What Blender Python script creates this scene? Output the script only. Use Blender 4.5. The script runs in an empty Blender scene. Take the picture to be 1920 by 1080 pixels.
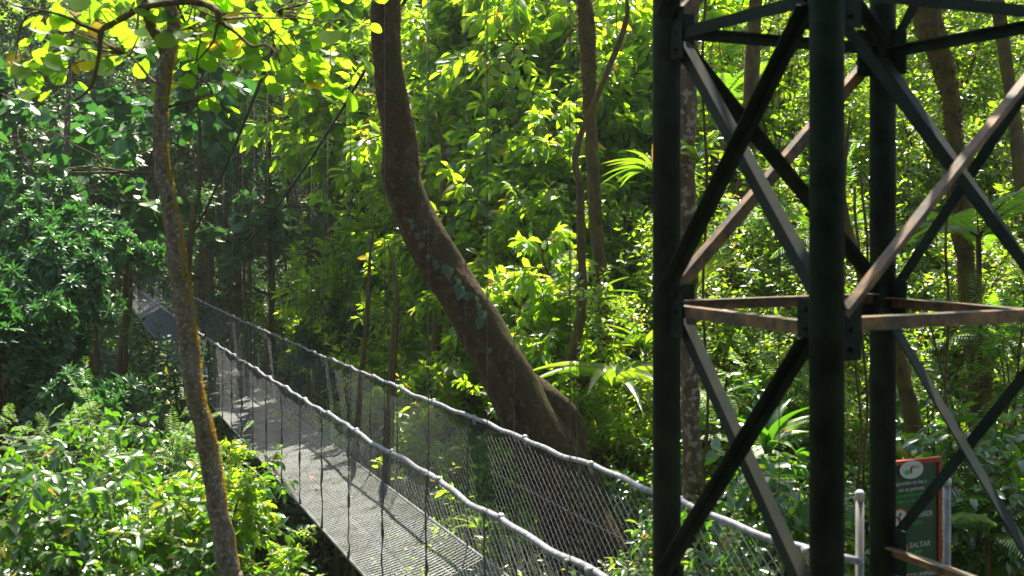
import bpy, math, random
import numpy as np
from mathutils import Vector, Matrix
R = math.radians
C = bpy.context.scene.collection
sc = bpy.context.scene
rng = np.random.default_rng(7)
random.seed(7)

# ------------------------------------------------------------------ camera, sky, sun, exposure
F = 2300.0                                   # focal length in pixels of the 1920 px wide photograph
HY = 412.0                                   # horizon row
cd = bpy.data.cameras.new('camera'); cam = bpy.data.objects.new('camera', cd); C.objects.link(cam)
cam.location = (0, 0, 0); cam.rotation_euler = (R(90), 0, 0)
cd.sensor_width = 36; cd.lens = F / 1920 * 36; cd.shift_y = -(540 - HY) / 1920
cd.clip_start = 0.1; cd.clip_end = 1000
cd.dof.use_dof = True; cd.dof.focus_distance = 17; cd.dof.aperture_fstop = 3.0
sc.camera = cam
SUN_EL, SUN_AZ = 59, 2                       # azimuth in degrees right of the view direction: the sun stands behind the scene
w = bpy.data.worlds.new('World'); sc.world = w; w.use_nodes = True
nt = w.node_tree; nt.nodes.clear()
sky = nt.nodes.new('ShaderNodeTexSky'); sky.sky_type = 'NISHITA'; sky.sun_disc = False
sky.sun_elevation = R(SUN_EL); sky.sun_rotation = R(SUN_AZ)
sky.air_density = 1.2; sky.dust_density = 1.5
bg = nt.nodes.new('ShaderNodeBackground'); bg.inputs['Strength'].default_value = 0.085
wo = nt.nodes.new('ShaderNodeOutputWorld')
nt.links.new(sky.outputs[0], bg.inputs[0]); nt.links.new(bg.outputs[0], wo.inputs[0])
sd = bpy.data.lights.new('sun', 'SUN'); sd.energy = 5.0; sd.angle = R(0.55); sd.color = (1, .92, .77)
so = bpy.data.objects.new('sun', sd); C.objects.link(so)
sdir = Vector((math.sin(R(SUN_AZ)) * math.cos(R(SUN_EL)), math.cos(R(SUN_AZ)) * math.cos(R(SUN_EL)), math.sin(R(SUN_EL))))
so.rotation_euler = sdir.to_track_quat('Z', 'Y').to_euler(); so.location = sdir * 60
sc.view_settings.view_transform = 'Standard'; sc.view_settings.look = 'None'
sc.view_settings.exposure = 1.72; sc.view_settings.gamma = 1
cy = sc.cycles
cy.max_bounces = 10; cy.diffuse_bounces = 7; cy.glossy_bounces = 2; cy.transmission_bounces = 7; cy.transparent_max_bounces = 4
cy.caustics_reflective = False; cy.caustics_refractive = False
cy.sample_clamp_indirect = 6; cy.use_denoising = True

# ------------------------------------------------------------------ helpers
def P(px, py, d):
    return np.array([(px - 960) * d / F, d, (HY - py) * d / F])

def unit(v):
    v = np.asarray(v, float); return v / (np.linalg.norm(v, axis=-1, keepdims=True) + 1e-12)

class MB:
    """collects vertices and faces of one mesh object"""
    def __init__(s): s.v = []; s.f = []; s.n = 0; s.a = []
    def add(s, v, f, a=0.5):
        v = np.asarray(v, float)
        s.v.append(v); s.f.append(np.asarray(f, dtype=np.int64) + s.n); s.n += len(v)
        s.a.append(np.full(len(v), a) if np.isscalar(a) else a)
    def tube(s, pts, rad, k=6, cap=True, lump=0, seed=0, a=.5):
        pts = np.asarray(pts, float); n = len(pts)
        rad = np.full(n, rad) if np.isscalar(rad) else np.asarray(rad, float)
        t = unit(np.gradient(pts, axis=0))
        ref = np.array([0, 0, 1.]) if abs(t[0][2]) < .9 else np.array([1., 0, 0])
        u = np.zeros((n, 3)); prev = unit(np.cross(t[0], ref))
        for i in range(n):
            prev = prev - t[i] * np.dot(prev, t[i]); prev = unit(prev); u[i] = prev
        b = np.cross(t, u)
        ang = np.arange(k) / k * 2 * math.pi
        rr = rad[:, None] * np.ones((n, k))
        if lump:
            r2 = np.random.default_rng(seed)
            ph = r2.uniform(0, 6.28, 8)
            L = np.cumsum(np.r_[0, np.linalg.norm(np.diff(pts, axis=0), axis=1)]) / max(rad.mean(), 1e-3)
            for j in range(8):
                rr *= 1 + lump * .45 * np.sin(L[:, None] * (.25 + .3 * j) + ang[None, :] * (1 + j % 4) + ph[j])
        V = pts[:, None] + u[:, None] * (np.cos(ang)[None, :, None] * rr[..., None]) + b[:, None] * (np.sin(ang)[None, :, None] * rr[..., None])
        V = V.reshape(-1, 3)
        i, j = np.meshgrid(np.arange(n - 1), np.arange(k), indexing='ij')
        j2 = (j + 1) % k
        f = np.stack([i * k + j, i * k + j2, (i + 1) * k + j2, (i + 1) * k + j], -1).reshape(-1, 4)
        if cap:
            V = np.vstack([V, pts[:1], pts[-1:]]); c0 = n * k; c1 = c0 + 1
            q = np.arange(k); q2 = (q + 1) % k
            f = np.vstack([f, np.stack([q2, q, np.full(k, c0), np.full(k, c0)], -1),
                           np.stack([(n - 1) * k + q, (n - 1) * k + q2, np.full(k, c1), np.full(k, c1)], -1)])
        s.add(V, f, a)
    def box(s, c, size, X=(1, 0, 0), Y=(0, 1, 0), Z=(0, 0, 1)):
        c = np.asarray(c, float); h = np.asarray(size, float) / 2
        X, Y, Z = np.asarray(X, float), np.asarray(Y, float), np.asarray(Z, float)
        v = [c + X * h[0] * a + Y * h[1] * b + Z * h[2] * d for d in (-1, 1) for b in (-1, 1) for a in (-1, 1)]
        s.add(v, [(0, 2, 3, 1), (4, 5, 7, 6), (0, 1, 5, 4), (2, 6, 7, 3), (0, 4, 6, 2), (1, 3, 7, 5)])
    def build(s, name, mat, parent=None, smooth=True):
        V = np.concatenate(s.v) if s.v else np.zeros((0, 3))
        Fq = np.concatenate(s.f)
        return make_obj(name, V, Fq, mat, parent, np.concatenate(s.a), smooth)

def make_mesh(name, V, Fq, att=None, smooth=True):
    """Fq: (m,4) quads; a quad whose last two indices agree is a triangle"""
    me = bpy.data.meshes.new(name)
    tri = Fq[:, 2] == Fq[:, 3]
    sizes = np.where(tri, 3, 4)
    mask = np.ones(Fq.shape, bool); mask[tri, 3] = False
    loops = Fq[mask]
    me.vertices.add(len(V)); me.loops.add(len(loops)); me.polygons.add(len(Fq))
    me.vertices.foreach_set('co', V.astype(np.float32).ravel())
    me.loops.foreach_set('vertex_index', loops.astype(np.int32))
    st = np.r_[0, np.cumsum(sizes)[:-1]]
    me.polygons.foreach_set('loop_start', st.astype(np.int32))
    me.polygons.foreach_set('use_smooth', np.full(len(Fq), smooth))
    if att is not None:
        A = me.attributes.new('tint', 'FLOAT', 'POINT'); A.data.foreach_set('value', att.astype(np.float32))
    me.update(calc_edges=True)
    return me

def link(name, me, mat=None, parent=None):
    o = bpy.data.objects.new(name, me); C.objects.link(o)
    if mat is not None and me is not None and not me.materials: me.materials.append(mat)
    if parent is not None: o.parent = parent
    return o

def make_obj(name, V, Fq, mat, parent=None, att=None, smooth=True):
    return link(name, make_mesh(name, V, Fq, att, smooth), mat, parent)

def tag(o, label=None, cat=None, group=None, kind=None):
    if label: o['label'] = label
    if cat: o['category'] = cat
    if group: o['group'] = group
    if kind: o['kind'] = kind
    return o

def empty(name, loc, label, cat, group=None):
    o = bpy.data.objects.new(name, None); C.objects.link(o); o.location = tuple(loc)
    return tag(o, label, cat, group)

def smooth_path(pts, n=40):
    """Catmull-Rom through the points; extra columns (radius) are carried along"""
    p = np.asarray(pts, float); p = np.vstack([2 * p[0] - p[1], p, 2 * p[-1] - p[-2]])
    m = len(p) - 3; out = []
    for t in np.linspace(0, m - 1e-9, n):
        i = int(t); f = t - i; a, b, c, d = p[i:i + 4]
        out.append(.5 * (2 * b + (c - a) * f + (2 * a - 5 * b + 4 * c - d) * f * f + (3 * b - a - 3 * c + d) * f ** 3))
    return np.array(out)

# ------------------------------------------------------------------ materials
def newmat(name):
    m = bpy.data.materials.new(name); m.use_nodes = True; m.node_tree.nodes.clear()
    return m, m.node_tree.nodes, m.node_tree.links

def ramp(N, stops):
    r = N.new('ShaderNodeValToRGB'); e = r.color_ramp.elements
    while len(e) < len(stops): e.new(.5)
    for i, (p, c) in enumerate(stops):
        e[i].position = p; e[i].color = (*c, 1) if len(c) == 3 else c
    return r

def leaf_mat(name, refl, trans, rough=.35, gloss=.055, tfrac=.5, yellow=None):
    """refl / trans: (dark, mid, light) colours picked by a random number per leaf"""
    m, N, L = newmat(name)
    at = N.new('ShaderNodeAttribute'); at.attribute_name = 'tint'
    def stops(c):
        s = [(0, c[0]), (.45, c[1]), (.93, c[2])]
        s.append((.965, yellow if yellow else c[2]))
        return s
    r1 = ramp(N, stops(refl)); r2 = ramp(N, stops(trans))
    L.new(at.outputs['Fac'], r1.inputs[0]); L.new(at.outputs['Fac'], r2.inputs[0])
    df = N.new('ShaderNodeBsdfDiffuse'); tr = N.new('ShaderNodeBsdfTranslucent'); gl = N.new('ShaderNodeBsdfGlossy')
    L.new(r1.outputs[0], df.inputs[0]); L.new(r2.outputs[0], tr.inputs[0])
    gl.inputs['Roughness'].default_value = rough; gl.inputs[0].default_value = (1, 1, 1, 1)
    m1 = N.new('ShaderNodeMixShader'); m1.inputs[0].default_value = tfrac
    L.new(df.outputs[0], m1.inputs[1]); L.new(tr.outputs[0], m1.inputs[2])
    ge = N.new('ShaderNodeNewGeometry'); dt = N.new('ShaderNodeVectorMath'); dt.operation = 'DOT_PRODUCT'
    L.new(ge.outputs['Normal'], dt.inputs[0]); L.new(ge.outputs['Incoming'], dt.inputs[1])
    def mth(op, a, b_=None):
        q = N.new('ShaderNodeMath'); q.operation = op
        for i_, v_ in enumerate((a, b_)):
            if v_ is None: continue
            if isinstance(v_, (int, float)): q.inputs[i_].default_value = v_
            else: L.new(v_, q.inputs[i_])
        return q.outputs[0]
    sch = mth('POWER', mth('SUBTRACT', 1.0, mth('ABSOLUTE', dt.outputs['Value'])), 5.0)
    mu = N.new('ShaderNodeMath'); mu.operation = 'MULTIPLY'; mu.inputs[1].default_value = gloss * 18
    mu.use_clamp = True; L.new(mth('ADD', mth('MULTIPLY', sch, .6), .04), mu.inputs[0])
    m2 = N.new('ShaderNodeMixShader'); L.new(mu.outputs[0], m2.inputs[0])
    L.new(m1.outputs[0], m2.inputs[1]); L.new(gl.outputs[0], m2.inputs[2])
    o = N.new('ShaderNodeOutputMaterial'); L.new(m2.outputs[0], o.inputs[0])
    return m

def bark_mat(name, c1, c2, scale=6, moss=None, moss_amt=.5, moss_dir=None, lichen=None, bump=.6, stretch=(1, 1, .35)):
    m, N, L = newmat(name)
    tc = N.new('ShaderNodeTexCoord'); mp = N.new('ShaderNodeMapping'); mp.inputs['Scale'].default_value = stretch
    L.new(tc.outputs['Object'], mp.inputs[0])
    n1 = N.new('ShaderNodeTexNoise'); n1.inputs['Scale'].default_value = scale; n1.inputs['Detail'].default_value = 9; n1.inputs['Roughness'].default_value = .65
    L.new(mp.outputs[0], n1.inputs[0])
    r = ramp(N, [(.3, c1), (.5, tuple((a + b) / 2 for a, b in zip(c1, c2))), (.68, c2)]); L.new(n1.outputs[0], r.inputs[0])
    col = r.outputs[0]
    def over(col, fac, c):
        mx = N.new('ShaderNodeMix'); mx.data_type = 'RGBA'; L.new(fac, mx.inputs[0]); L.new(col, mx.inputs[6]); mx.inputs[7].default_value = (*c, 1)
        return mx.outputs[2]
    if lichen:
        n2 = N.new('ShaderNodeTexNoise'); n2.inputs['Scale'].default_value = scale * 1.7; n2.inputs['Detail'].default_value = 4
        L.new(tc.outputs['Object'], n2.inputs[0])
        r2 = ramp(N, [(.54, (0, 0, 0)), (.62, (1, 1, 1))]); L.new(n2.outputs[0], r2.inputs[0])
        col = over(col, r2.outputs[0], lichen)
    if moss:
        n3 = N.new('ShaderNodeTexNoise'); n3.inputs['Scale'].default_value = scale * .55; n3.inputs['Detail'].default_value = 6
        L.new(tc.outputs['Object'], n3.inputs[0])
        val = n3.outputs[0]
        if moss_dir:
            ge = N.new('ShaderNodeNewGeometry'); dt = N.new('ShaderNodeVectorMath'); dt.operation = 'DOT_PRODUCT'
            dt.inputs[1].default_value = moss_dir; L.new(ge.outputs['Normal'], dt.inputs[0])
            ma = N.new('ShaderNodeMath'); ma.operation = 'MULTIPLY_ADD'; ma.inputs[1].default_value = .22
            L.new(dt.outputs['Value'], ma.inputs[0]); L.new(val, ma.inputs[2]); val = ma.outputs[0]
        r3 = ramp(N, [(1 - moss_amt - .06, (0, 0, 0)), (1 - moss_amt + .06, (1, 1, 1))]); L.new(val, r3.inputs[0])
        col = over(col, r3.outputs[0], moss)
    b = N.new('ShaderNodeBsdfPrincipled'); b.inputs['Roughness'].default_value = .85; b.inputs['Specular IOR Level'].default_value = .2
    L.new(col, b.inputs['Base Color'])
    n4 = N.new('ShaderNodeTexNoise'); n4.inputs['Scale'].default_value = scale * 3; n4.inputs['Detail'].default_value = 8
    L.new(mp.outputs[0], n4.inputs[0])
    bp = N.new('ShaderNodeBump'); bp.inputs['Strength'].default_value = bump; bp.inputs['Distance'].default_value = .02
    L.new(n4.outputs[0], bp.inputs['Height']); L.new(bp.outputs[0], b.inputs['Normal'])
    o = N.new('ShaderNodeOutputMaterial'); L.new(b.outputs[0], o.inputs[0])
    return m

def plain_mat(name, col, rough=.6, metal=0, col2=None, scale=12, bump=.0, spec=.5, lo=.45, hi=.6):
    m, N, L = newmat(name)
    b = N.new('ShaderNodeBsdfPrincipled'); b.inputs['Roughness'].default_value = rough; b.inputs['Metallic'].default_value = metal
    b.inputs['Specular IOR Level'].default_value = spec
    b.inputs['Base Color'].default_value = (*col, 1)
    tc = N.new('ShaderNodeTexCoord')
    n = N.new('ShaderNodeTexNoise'); n.inputs['Scale'].default_value = scale; n.inputs['Detail'].default_value = 7; n.inputs['Roughness'].default_value = .65
    L.new(tc.outputs['Object'], n.inputs[0])
    if col2:
        r = ramp(N, [(lo, col), (hi, col2)]); L.new(n.outputs[0], r.inputs[0]); L.new(r.outputs[0], b.inputs['Base Color'])
    if bump:
        bp = N.new('ShaderNodeBump'); bp.inputs['Strength'].default_value = bump; bp.inputs['Distance'].default_value = .01
        L.new(n.outputs[0], bp.inputs['Height']); L.new(bp.outputs[0], b.inputs['Normal'])
    o = N.new('ShaderNodeOutputMaterial'); L.new(b.outputs[0], o.inputs[0])
    return m

M = {}
G = lambda r, g, b: (r, g, b)
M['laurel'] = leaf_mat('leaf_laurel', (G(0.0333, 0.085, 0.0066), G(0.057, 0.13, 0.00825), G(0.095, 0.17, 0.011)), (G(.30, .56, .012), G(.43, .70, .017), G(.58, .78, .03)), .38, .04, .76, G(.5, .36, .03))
M['round'] = leaf_mat('leaf_round', (G(0.0475, 0.12, 0.00825), G(0.0665, 0.15, 0.00825), G(0.095, 0.18, 0.011)), (G(0.228, 0.5, 0.011), G(0.326, 0.62, 0.0165), G(0.44, 0.7, 0.022)), .45, .012, .7, G(.55, .38, .03))
M['rosette'] = leaf_mat('leaf_rosette', (G(.035, .11, .035), G(.05, .145, .045), G(.07, .175, .05)), (G(.05, .2, .03), G(.07, .26, .035), G(.1, .3, .035)), .36, .045, .4)
M['small'] = leaf_mat('leaf_small', (G(0.0427, 0.09, 0.0066), G(0.0665, 0.12, 0.00825), G(0.104, 0.15, 0.011)), (G(0.251, 0.46, 0.011), G(0.36, 0.6, 0.0165), G(0.47, 0.68, 0.0275)), .34, .075, .65, G(.55, .4, .05))
M['dark'] = leaf_mat('leaf_dark', (G(.018, .06, .02), G(.03, .085, .026), G(.045, .11, .03)), (G(.04, .16, .02), G(.07, .22, .025), G(.12, .3, .025)), .4, .045, .42, G(.3, .3, .03))
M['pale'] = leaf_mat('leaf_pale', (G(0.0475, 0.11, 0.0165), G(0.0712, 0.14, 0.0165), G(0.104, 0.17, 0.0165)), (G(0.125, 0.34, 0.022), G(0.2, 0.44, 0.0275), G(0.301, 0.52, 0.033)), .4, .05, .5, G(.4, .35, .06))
M['broad'] = leaf_mat('leaf_broad', (G(.03, .09, .01), G(.045, .12, .014), G(.075, .15, .018)), (G(0.096, 0.32, 0.01), G(0.16, 0.42, 0.012), G(0.272, 0.52, 0.015)), .27, .075, .45, G(.5, .33, .03))
M['fern'] = leaf_mat('leaf_fern', (G(0.038, 0.1, 0.0066), G(0.057, 0.13, 0.00825), G(0.0855, 0.16, 0.011)), (G(0.144, 0.38, 0.011), G(0.223, 0.48, 0.0165), G(0.304, 0.54, 0.022)), .45, .03, .55)
M['strap'] = leaf_mat('leaf_strap', (G(0.0475, 0.11, 0.00825), G(0.076, 0.15, 0.011), G(0.133, 0.18, 0.0165)), (G(0.167, 0.38, 0.011), G(0.267, 0.48, 0.0165), G(0.402, 0.5, 0.0275)), .35, .06, .5, G(.5, .25, .03))
M['vine'] = leaf_mat('leaf_vine', (G(.035, .075, .05), G(.05, .1, .065), G(.08, .13, .09)), (G(.05, .12, .04), G(.06, .14, .05), G(.08, .16, .05)), .4, .08, .25)
M['dry'] = plain_mat('dry_leaf', (.22, .09, .03), .7, 0, (.38, .2, .07), 20)
M['bark1'] = bark_mat('bark_mossy_orange', (.09, .07, .05), (.30, .25, .19), 26, (.26, .15, .02), .36, (.85, .5, .1), (.34, .31, .27), 1.0, (1, 1, .5))
M['bark2'] = bark_mat('bark_big', (.02, .011, .006), (.088, .044, .019), 9, (.045, .036, .009), .38, (.5, -.2, .7), (.10, .07, .05), .9, (1, 1, .4))
M['bark3'] = bark_mat('bark_mossy_dark', (.04, .028, .015), (.13, .085, .045), 12, (.12, .085, .015), .5, None, None, .9)
M['bark4'] = bark_mat('bark_pale', (.07, .05, .04), (.18, .14, .1), 9, None, 0, None, (.42, .38, .32), .6)
M['bark5'] = bark_mat('bark_brown_pale', (.06, .035, .022), (.17, .11, .07), 10, None, 0, None, (.30, .24, .18), .6)
M['twig'] = bark_mat('bark_twig', (.05, .035, .02), (.12, .09, .05), 20, None, 0, None, None, .3)
M['steel'] = plain_mat('painted_steel', (.004, .012, .008), .62, .0, (.016, .032, .019), 7, .3, .12, .42, .68)
M['steel_grey'] = plain_mat('worn_grey_steel', (.018, .028, .022), .6, 0, (.045, .038, .024), 6, .15, .15, .45, .7)
M['steel_lit_tan'] = plain_mat('sunlit_tan_steel', (.055, .042, .026), .5, .0, (.25, .13, .045), 8, .25, .4, .44, .62)  # rust-tan tone, sunlight on the lit bars put into the colour
M['galv'] = plain_mat('galvanised_wire', (.21, .22, .235), .5, .4, (.13, .135, .14), 30)
M['galvdeck'] = plain_mat('galvanised_deck_wire', (.22, .235, .24), .5, .45, (.14, .15, .13), 3)
M['rail'] = plain_mat('grey_pipe_wrap', (.20, .20, .225), .42, .1, (.36, .36, .39), 22, .25)
M['cable'] = plain_mat('dark_steel_cable', (.02, .02, .018), .7, .2, (.05, .045, .04), 60, .5)
M['rope'] = plain_mat('hanger_rope', (.09, .085, .08), .7, .2, (.2, .18, .15), 25, .5)
M['clamp'] = plain_mat('clamp_metal', (.36, .36, .36), .4, .5)
M['post'] = plain_mat('grey_post', (.19, .185, .175), .55, .2, (.3, .28, .26), 10, .1)
M['cap'] = plain_mat('post_cap', (.5, .48, .46), .5)
M['green'] = plain_mat('sign_green', (.005, .05, .02), .4)
M['red'] = plain_mat('sign_red', (.34, .028, .01), .4)
M['white'] = plain_mat('sign_white', (.5, .54, .5), .5)
M['sgreen'] = plain_mat('sign_light_green', (.02, .42, .05), .5)
M['sorange'] = plain_mat('sign_orange', (.75, .2, .03), .5)
M['black'] = plain_mat('sign_black', (.015, .015, .015), .5)
M['blue'] = plain_mat('blue_strip', (.25, .45, .7), .5)
M['soil'] = plain_mat('forest_soil', (.025, .018, .01), .95, 0, (.05, .045, .02), 1.5, .5, .1)

# ------------------------------------------------------------------ terrain
def sstep(t): t = np.clip(t, 0, 1); return t * t * (3 - 2 * t)
def ground(x, y):
    x = np.asarray(x, float); y = np.asarray(y, float)
    left = np.interp(y, [-30, 0, 5, 10, 20, 35, 50, 62, 74, 90, 110, 140, 200, 300], [-2.5, -3.2, -3.6, -5, -9, -13, -13.5, -10, -4.7, 3, 13, 30, 55, 90])
    right = np.interp(y, [-30, 0, 10, 16, 22, 30, 45, 60, 80, 110, 140, 200, 300], [-2.5, -3.2, -3.7, -4.0, -3.6, -1.5, 4, 10, 17, 28, 40, 60, 90])
    t = sstep((x - (-1.3 - .13 * y)) / (2.2 + .11 * y))
    far = sstep((y - 60) / 40)
    z = left * (1 - t) + (right * (1 - far) + np.maximum(left, right) * far) * t
    z = z + sstep((-x - .42 * y - 3) / 25) * 9                      # the left flank of the ravine climbs
    z = z + .35 * np.sin(x * .6 + y * .23) * np.sin(y * .41) + .15 * np.sin(x * 1.7) * np.sin(y * 1.3 + 1)
    near = sstep(1 - np.hypot(x - 2.2, y - 6.5) / 3.5)
    return z * (1 - near) + -3.25 * near

def build_terrain():
    a = np.linspace(-1, 1, 181); gx = np.sign(a) * (np.abs(a) ** 2.2) * 220
    b = np.linspace(0, 1, 221); gy = -30 + 330 * b ** 1.6
    X, Y = np.meshgrid(gx, gy); V = np.stack([X, Y, ground(X, Y)], -1).reshape(-1, 3)
    n = len(gx); i, j = np.meshgrid(np.arange(len(gy) - 1), np.arange(n - 1), indexing='ij')
    f = np.stack([i * n + j, i * n + j + 1, (i + 1) * n + j + 1, (i + 1) * n + j], -1).reshape(-1, 4)
    tag(make_obj('terrain', V, f, M['soil']), kind='structure')
build_terrain()

# ------------------------------------------------------------------ leaves
def leaf_template(kind):
    if kind == 'simple':                       # 4 points folded along the midrib
        v = [(0, 0, 0), (.45, -.5, .06), (1, 0, -.08), (.45, .5, .06)]
        f = [(0, 1, 2, 2), (0, 2, 3, 3)]
    elif kind == 'ellip':
        v = [(0, 0, 0), (.4, 0, -.03), (.75, 0, -.04), (1, 0, -.14), (.3, -.44, .09), (.68, -.42, .04), (.3, .44, .09), (.68, .42, .04)]
        f = [(0, 4, 1, 1), (1, 4, 5, 2), (2, 5, 3, 3), (0, 1, 6, 6), (1, 2, 7, 6), (2, 3, 7, 7)]
    elif kind == 'round':
        k = 10; v = [(.45, 0, -.05)]; f = []
        for i in range(k):
            a = i / k * 2 * math.pi
            r = .52 + (.03 if i % 2 else 0)
            u = .5 - math.cos(a) * r; q = math.sin(a) * .54
            if i == 0: u = .1
            v.append((u, q, .07 * abs(math.sin(a)) - .05 * (u > .8)))
        for i in range(k): f.append((0, 1 + i, 1 + (i + 1) % k, 1 + (i + 1) % k))
    elif kind == 'heart':
        v = [(.12, 0, 0), (.45, 0, -.03), (1.05, 0, -.1), (-.03, -.25, .03), (.22, -.5, .05), (.62, -.34, .02), (-.03, .25, .03), (.22, .5, .05), (.62, .34, .02)]
        f = [(0, 3, 4, 1), (1, 4, 5, 2), (0, 1, 7, 6), (1, 2, 8, 7)]
    elif kind == 'strap':                      # long blade that arches over
        v = []; f = []; n = 9
        for i in range(n + 1):
            t = i / n; a = .25 + 1.9 * t
            u = np.trapz(np.cos(np.linspace(-.35, 1.25 * t - .35, 20)), np.linspace(0, t, 20)) if t else 0
            wz = -np.trapz(np.sin(np.linspace(-.35, 1.9 * t - .35, 20)), np.linspace(0, t, 20)) if t else 0
            wd = .5 * min(1, .45 + t * 2.5) * (1 - max(0, t - .45) ** 1.3 * 2.1) if t < 1 else 0.01
            wd = max(wd, .01)
            v += [(u, -wd, wz + .1 * wd), (u, 0, wz - .03), (u, wd, wz + .1 * wd)]
            if i: b = 3 * i; f += [(b - 3, b, b + 1, b - 2), (b - 2, b + 1, b + 2, b - 1)]
    return np.array(v, float), np.array(f, int)
TPL = {k: leaf_template(k) for k in ('simple', 'ellip', 'round', 'heart', 'strap')}

def leaf_verts(Pp, A, Nn, L, W, tpl):
    tv, tf = TPL[tpl]; m = len(Pp); k = len(tv)
    A = unit(A); Nn = Nn - A * np.sum(A * Nn, -1, keepdims=True); Nn = unit(Nn); B = np.cross(Nn, A)
    L = np.broadcast_to(L, (m,))[:, None, None]; W = np.broadcast_to(W, (m,))[:, None, None]
    V = Pp[:, None] + A[:, None] * tv[None, :, 0:1] * L + B[:, None] * tv[None, :, 1:2] * W + Nn[:, None] * tv[None, :, 2:3] * L
    Fq = (tf[None] + (np.arange(m) * k)[:, None, None]).reshape(-1, 4)
    return V.reshape(-1, 3), Fq, k

class Leaves:
    def __init__(s, tpl, rs): s.tpl = tpl; s.r = rs; s.P = []; s.A = []; s.N = []; s.L = []; s.W = []
    def add(s, p, a, n, l, w_):
        s.P.append(p); s.A.append(a); s.N.append(n); s.L.append(l); s.W.append(w_)
    def extra(s): return len(s.P)
    def mesh(s, name):
        Pp = np.array(s.P); V, Fq, k = leaf_verts(Pp, np.array(s.A), np.array(s.N), np.array(s.L), np.array(s.W), s.tpl)
        return make_mesh(name, V, Fq, np.repeat(s.r.random(len(Pp)), k), smooth=True)

def grow(seed, H=2.5, stems=3, spread=.35, levels=3, kids=(6, 5, 5), ratio=(.55, .55, .5), r0=.03, up=.25, wig=.18,
         arr='alt', tpl='ellip', leaf=.14, aspect=.42, nleaf=9, droop=.25, bare=.25, base_r=.15, lift=.6):
    """returns (wood MB, Leaves) of one plant in local space, base at the origin"""
    rs = np.random.default_rng(seed); mb = MB(); lv = Leaves(tpl, rs)
    UP = np.array([0, 0, 1.])
    def leaves_on(pts, d):
        if arr == 'whorl':
            tip = pts[-1]; ax = unit(pts[-1] - pts[-2]); u = unit(np.cross(ax, [.3, .5, .8])); b = np.cross(ax, u)
            for ring in range(2):
                nn = nleaf - 3 * ring
                for i in range(nn):
                    a = i / nn * 6.283 + rs.uniform(-.2, .2) + ring * .4; el = (.15 if ring == 0 else .8) + rs.normal(0, .15)
                    dr = (u * math.cos(a) + b * math.sin(a)) * math.cos(el) + ax * math.sin(el)
                    dr[2] -= droop * rs.uniform(.3, 1)
                    l = leaf * rs.uniform(.75, 1.15) * (1 if ring == 0 else .75)
                    lv.add(tip - ax * .03 * (1 - ring), dr, ax + rs.normal(0, .2, 3), l, l * aspect)
        elif arr == 'pinnate':                     # each twig is one feathered leaf
            ax = pts; n = nleaf
            for i in range(n):
                t = (i + .5) / n; q = t * (len(ax) - 1); k = min(int(q), len(ax) - 2); p = ax[k] + (ax[k + 1] - ax[k]) * (q - k)
                tg = unit(ax[k + 1] - ax[k]); side = unit(np.cross(tg, UP) + 1e-6)
                l = leaf * (math.sin(math.pi * (t * .8 + .15)) * .8 + .25)
                for s_ in (-1, 1):
                    dr = side * s_ + tg * .55 + rs.normal(0, .06, 3); dr[2] -= .12
                    lv.add(p, dr, UP + rs.normal(0, .12, 3), l, l * aspect)
        else:
            n = nleaf; a0 = rs.uniform(0, 6)
            for i in range(n):
                t = .15 + .85 * (i + rs.uniform(0, .6)) / n; q = min(t, .999) * (len(pts) - 1); k = int(q)
                p = pts[k] + (pts[k + 1] - pts[k]) * (q - k); ax = unit(pts[k + 1] - pts[k])
                side = unit(np.cross(ax, UP) + rs.normal(0, .05, 3)); a = a0 + i * 2.4
                dr = side * math.cos(a) + np.cross(side, ax) * math.sin(a) * .6 + ax * (.35 + .5 * t)
                dr = unit(dr); dr[2] -= droop * rs.uniform(0, 1.6)
                l = leaf * rs.uniform(.6, 1.2)
                nn = UP * lift + rs.normal(0, .38, 3)
                pp = p + unit(dr) * leaf * .12
                lv.add(pp, dr, nn, l, l * aspect * rs.uniform(.85, 1.15))
    def branch(p, d, length, r, lev, n=5):
        pts = [np.array(p, float)]; d = unit(d)
        for i in range(n):
            d = unit(d + rs.normal(0, wig, 3) + UP * up * (.25 if lev else .12) - (UP * .10 * lev if droop > .3 else 0))
            pts.append(pts[-1] + d * length / n)
        pts = np.array(pts)
        mb.tube(pts, np.linspace(r, r * (.5 if lev < levels else .3), n + 1), k=6 if lev == 0 else (5 if lev == 1 else 3), cap=False)
        if lev >= levels: leaves_on(pts, d); return
        nk = kids[lev]
        for i in range(nk):
            t = bare + (1 - bare) * (i + rs.uniform(.2, .9)) / nk if i < nk - 1 else 1.0
            q = min(t, .999) * n; k = int(q); pp = pts[k] + (pts[k + 1] - pts[k]) * (q - k); ax = unit(pts[k + 1] - pts[k])
            a = rs.uniform(0, 6.283); u = unit(np.cross(ax, UP + [.1, .2, 0])); b = np.cross(ax, u)
            an = rs.uniform(.5, 1.05) if t < .98 else .15
            dd = ax * math.cos(an) + (u * math.cos(a) + b * math.sin(a)) * math.sin(an)
            branch(pp, dd, length * ratio[lev] * rs.uniform(.75, 1.2) * (1.15 - .35 * t), r * .55, lev + 1, n=4)
    for s_ in range(stems):
        a = s_ / stems * 6.283 + rs.uniform(-.4, .4); rr = base_r * rs.uniform(.2, 1) if stems > 1 else 0
        branch((rr * math.cos(a), rr * math.sin(a), 0), (spread * math.cos(a) * rs.uniform(.4, 1.3), spread * math.sin(a) * rs.uniform(.4, 1.3), 1), H * rs.uniform(.8, 1.1), r0 * rs.uniform(.8, 1.1), 0, n=7)
    return mb, lv

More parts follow.
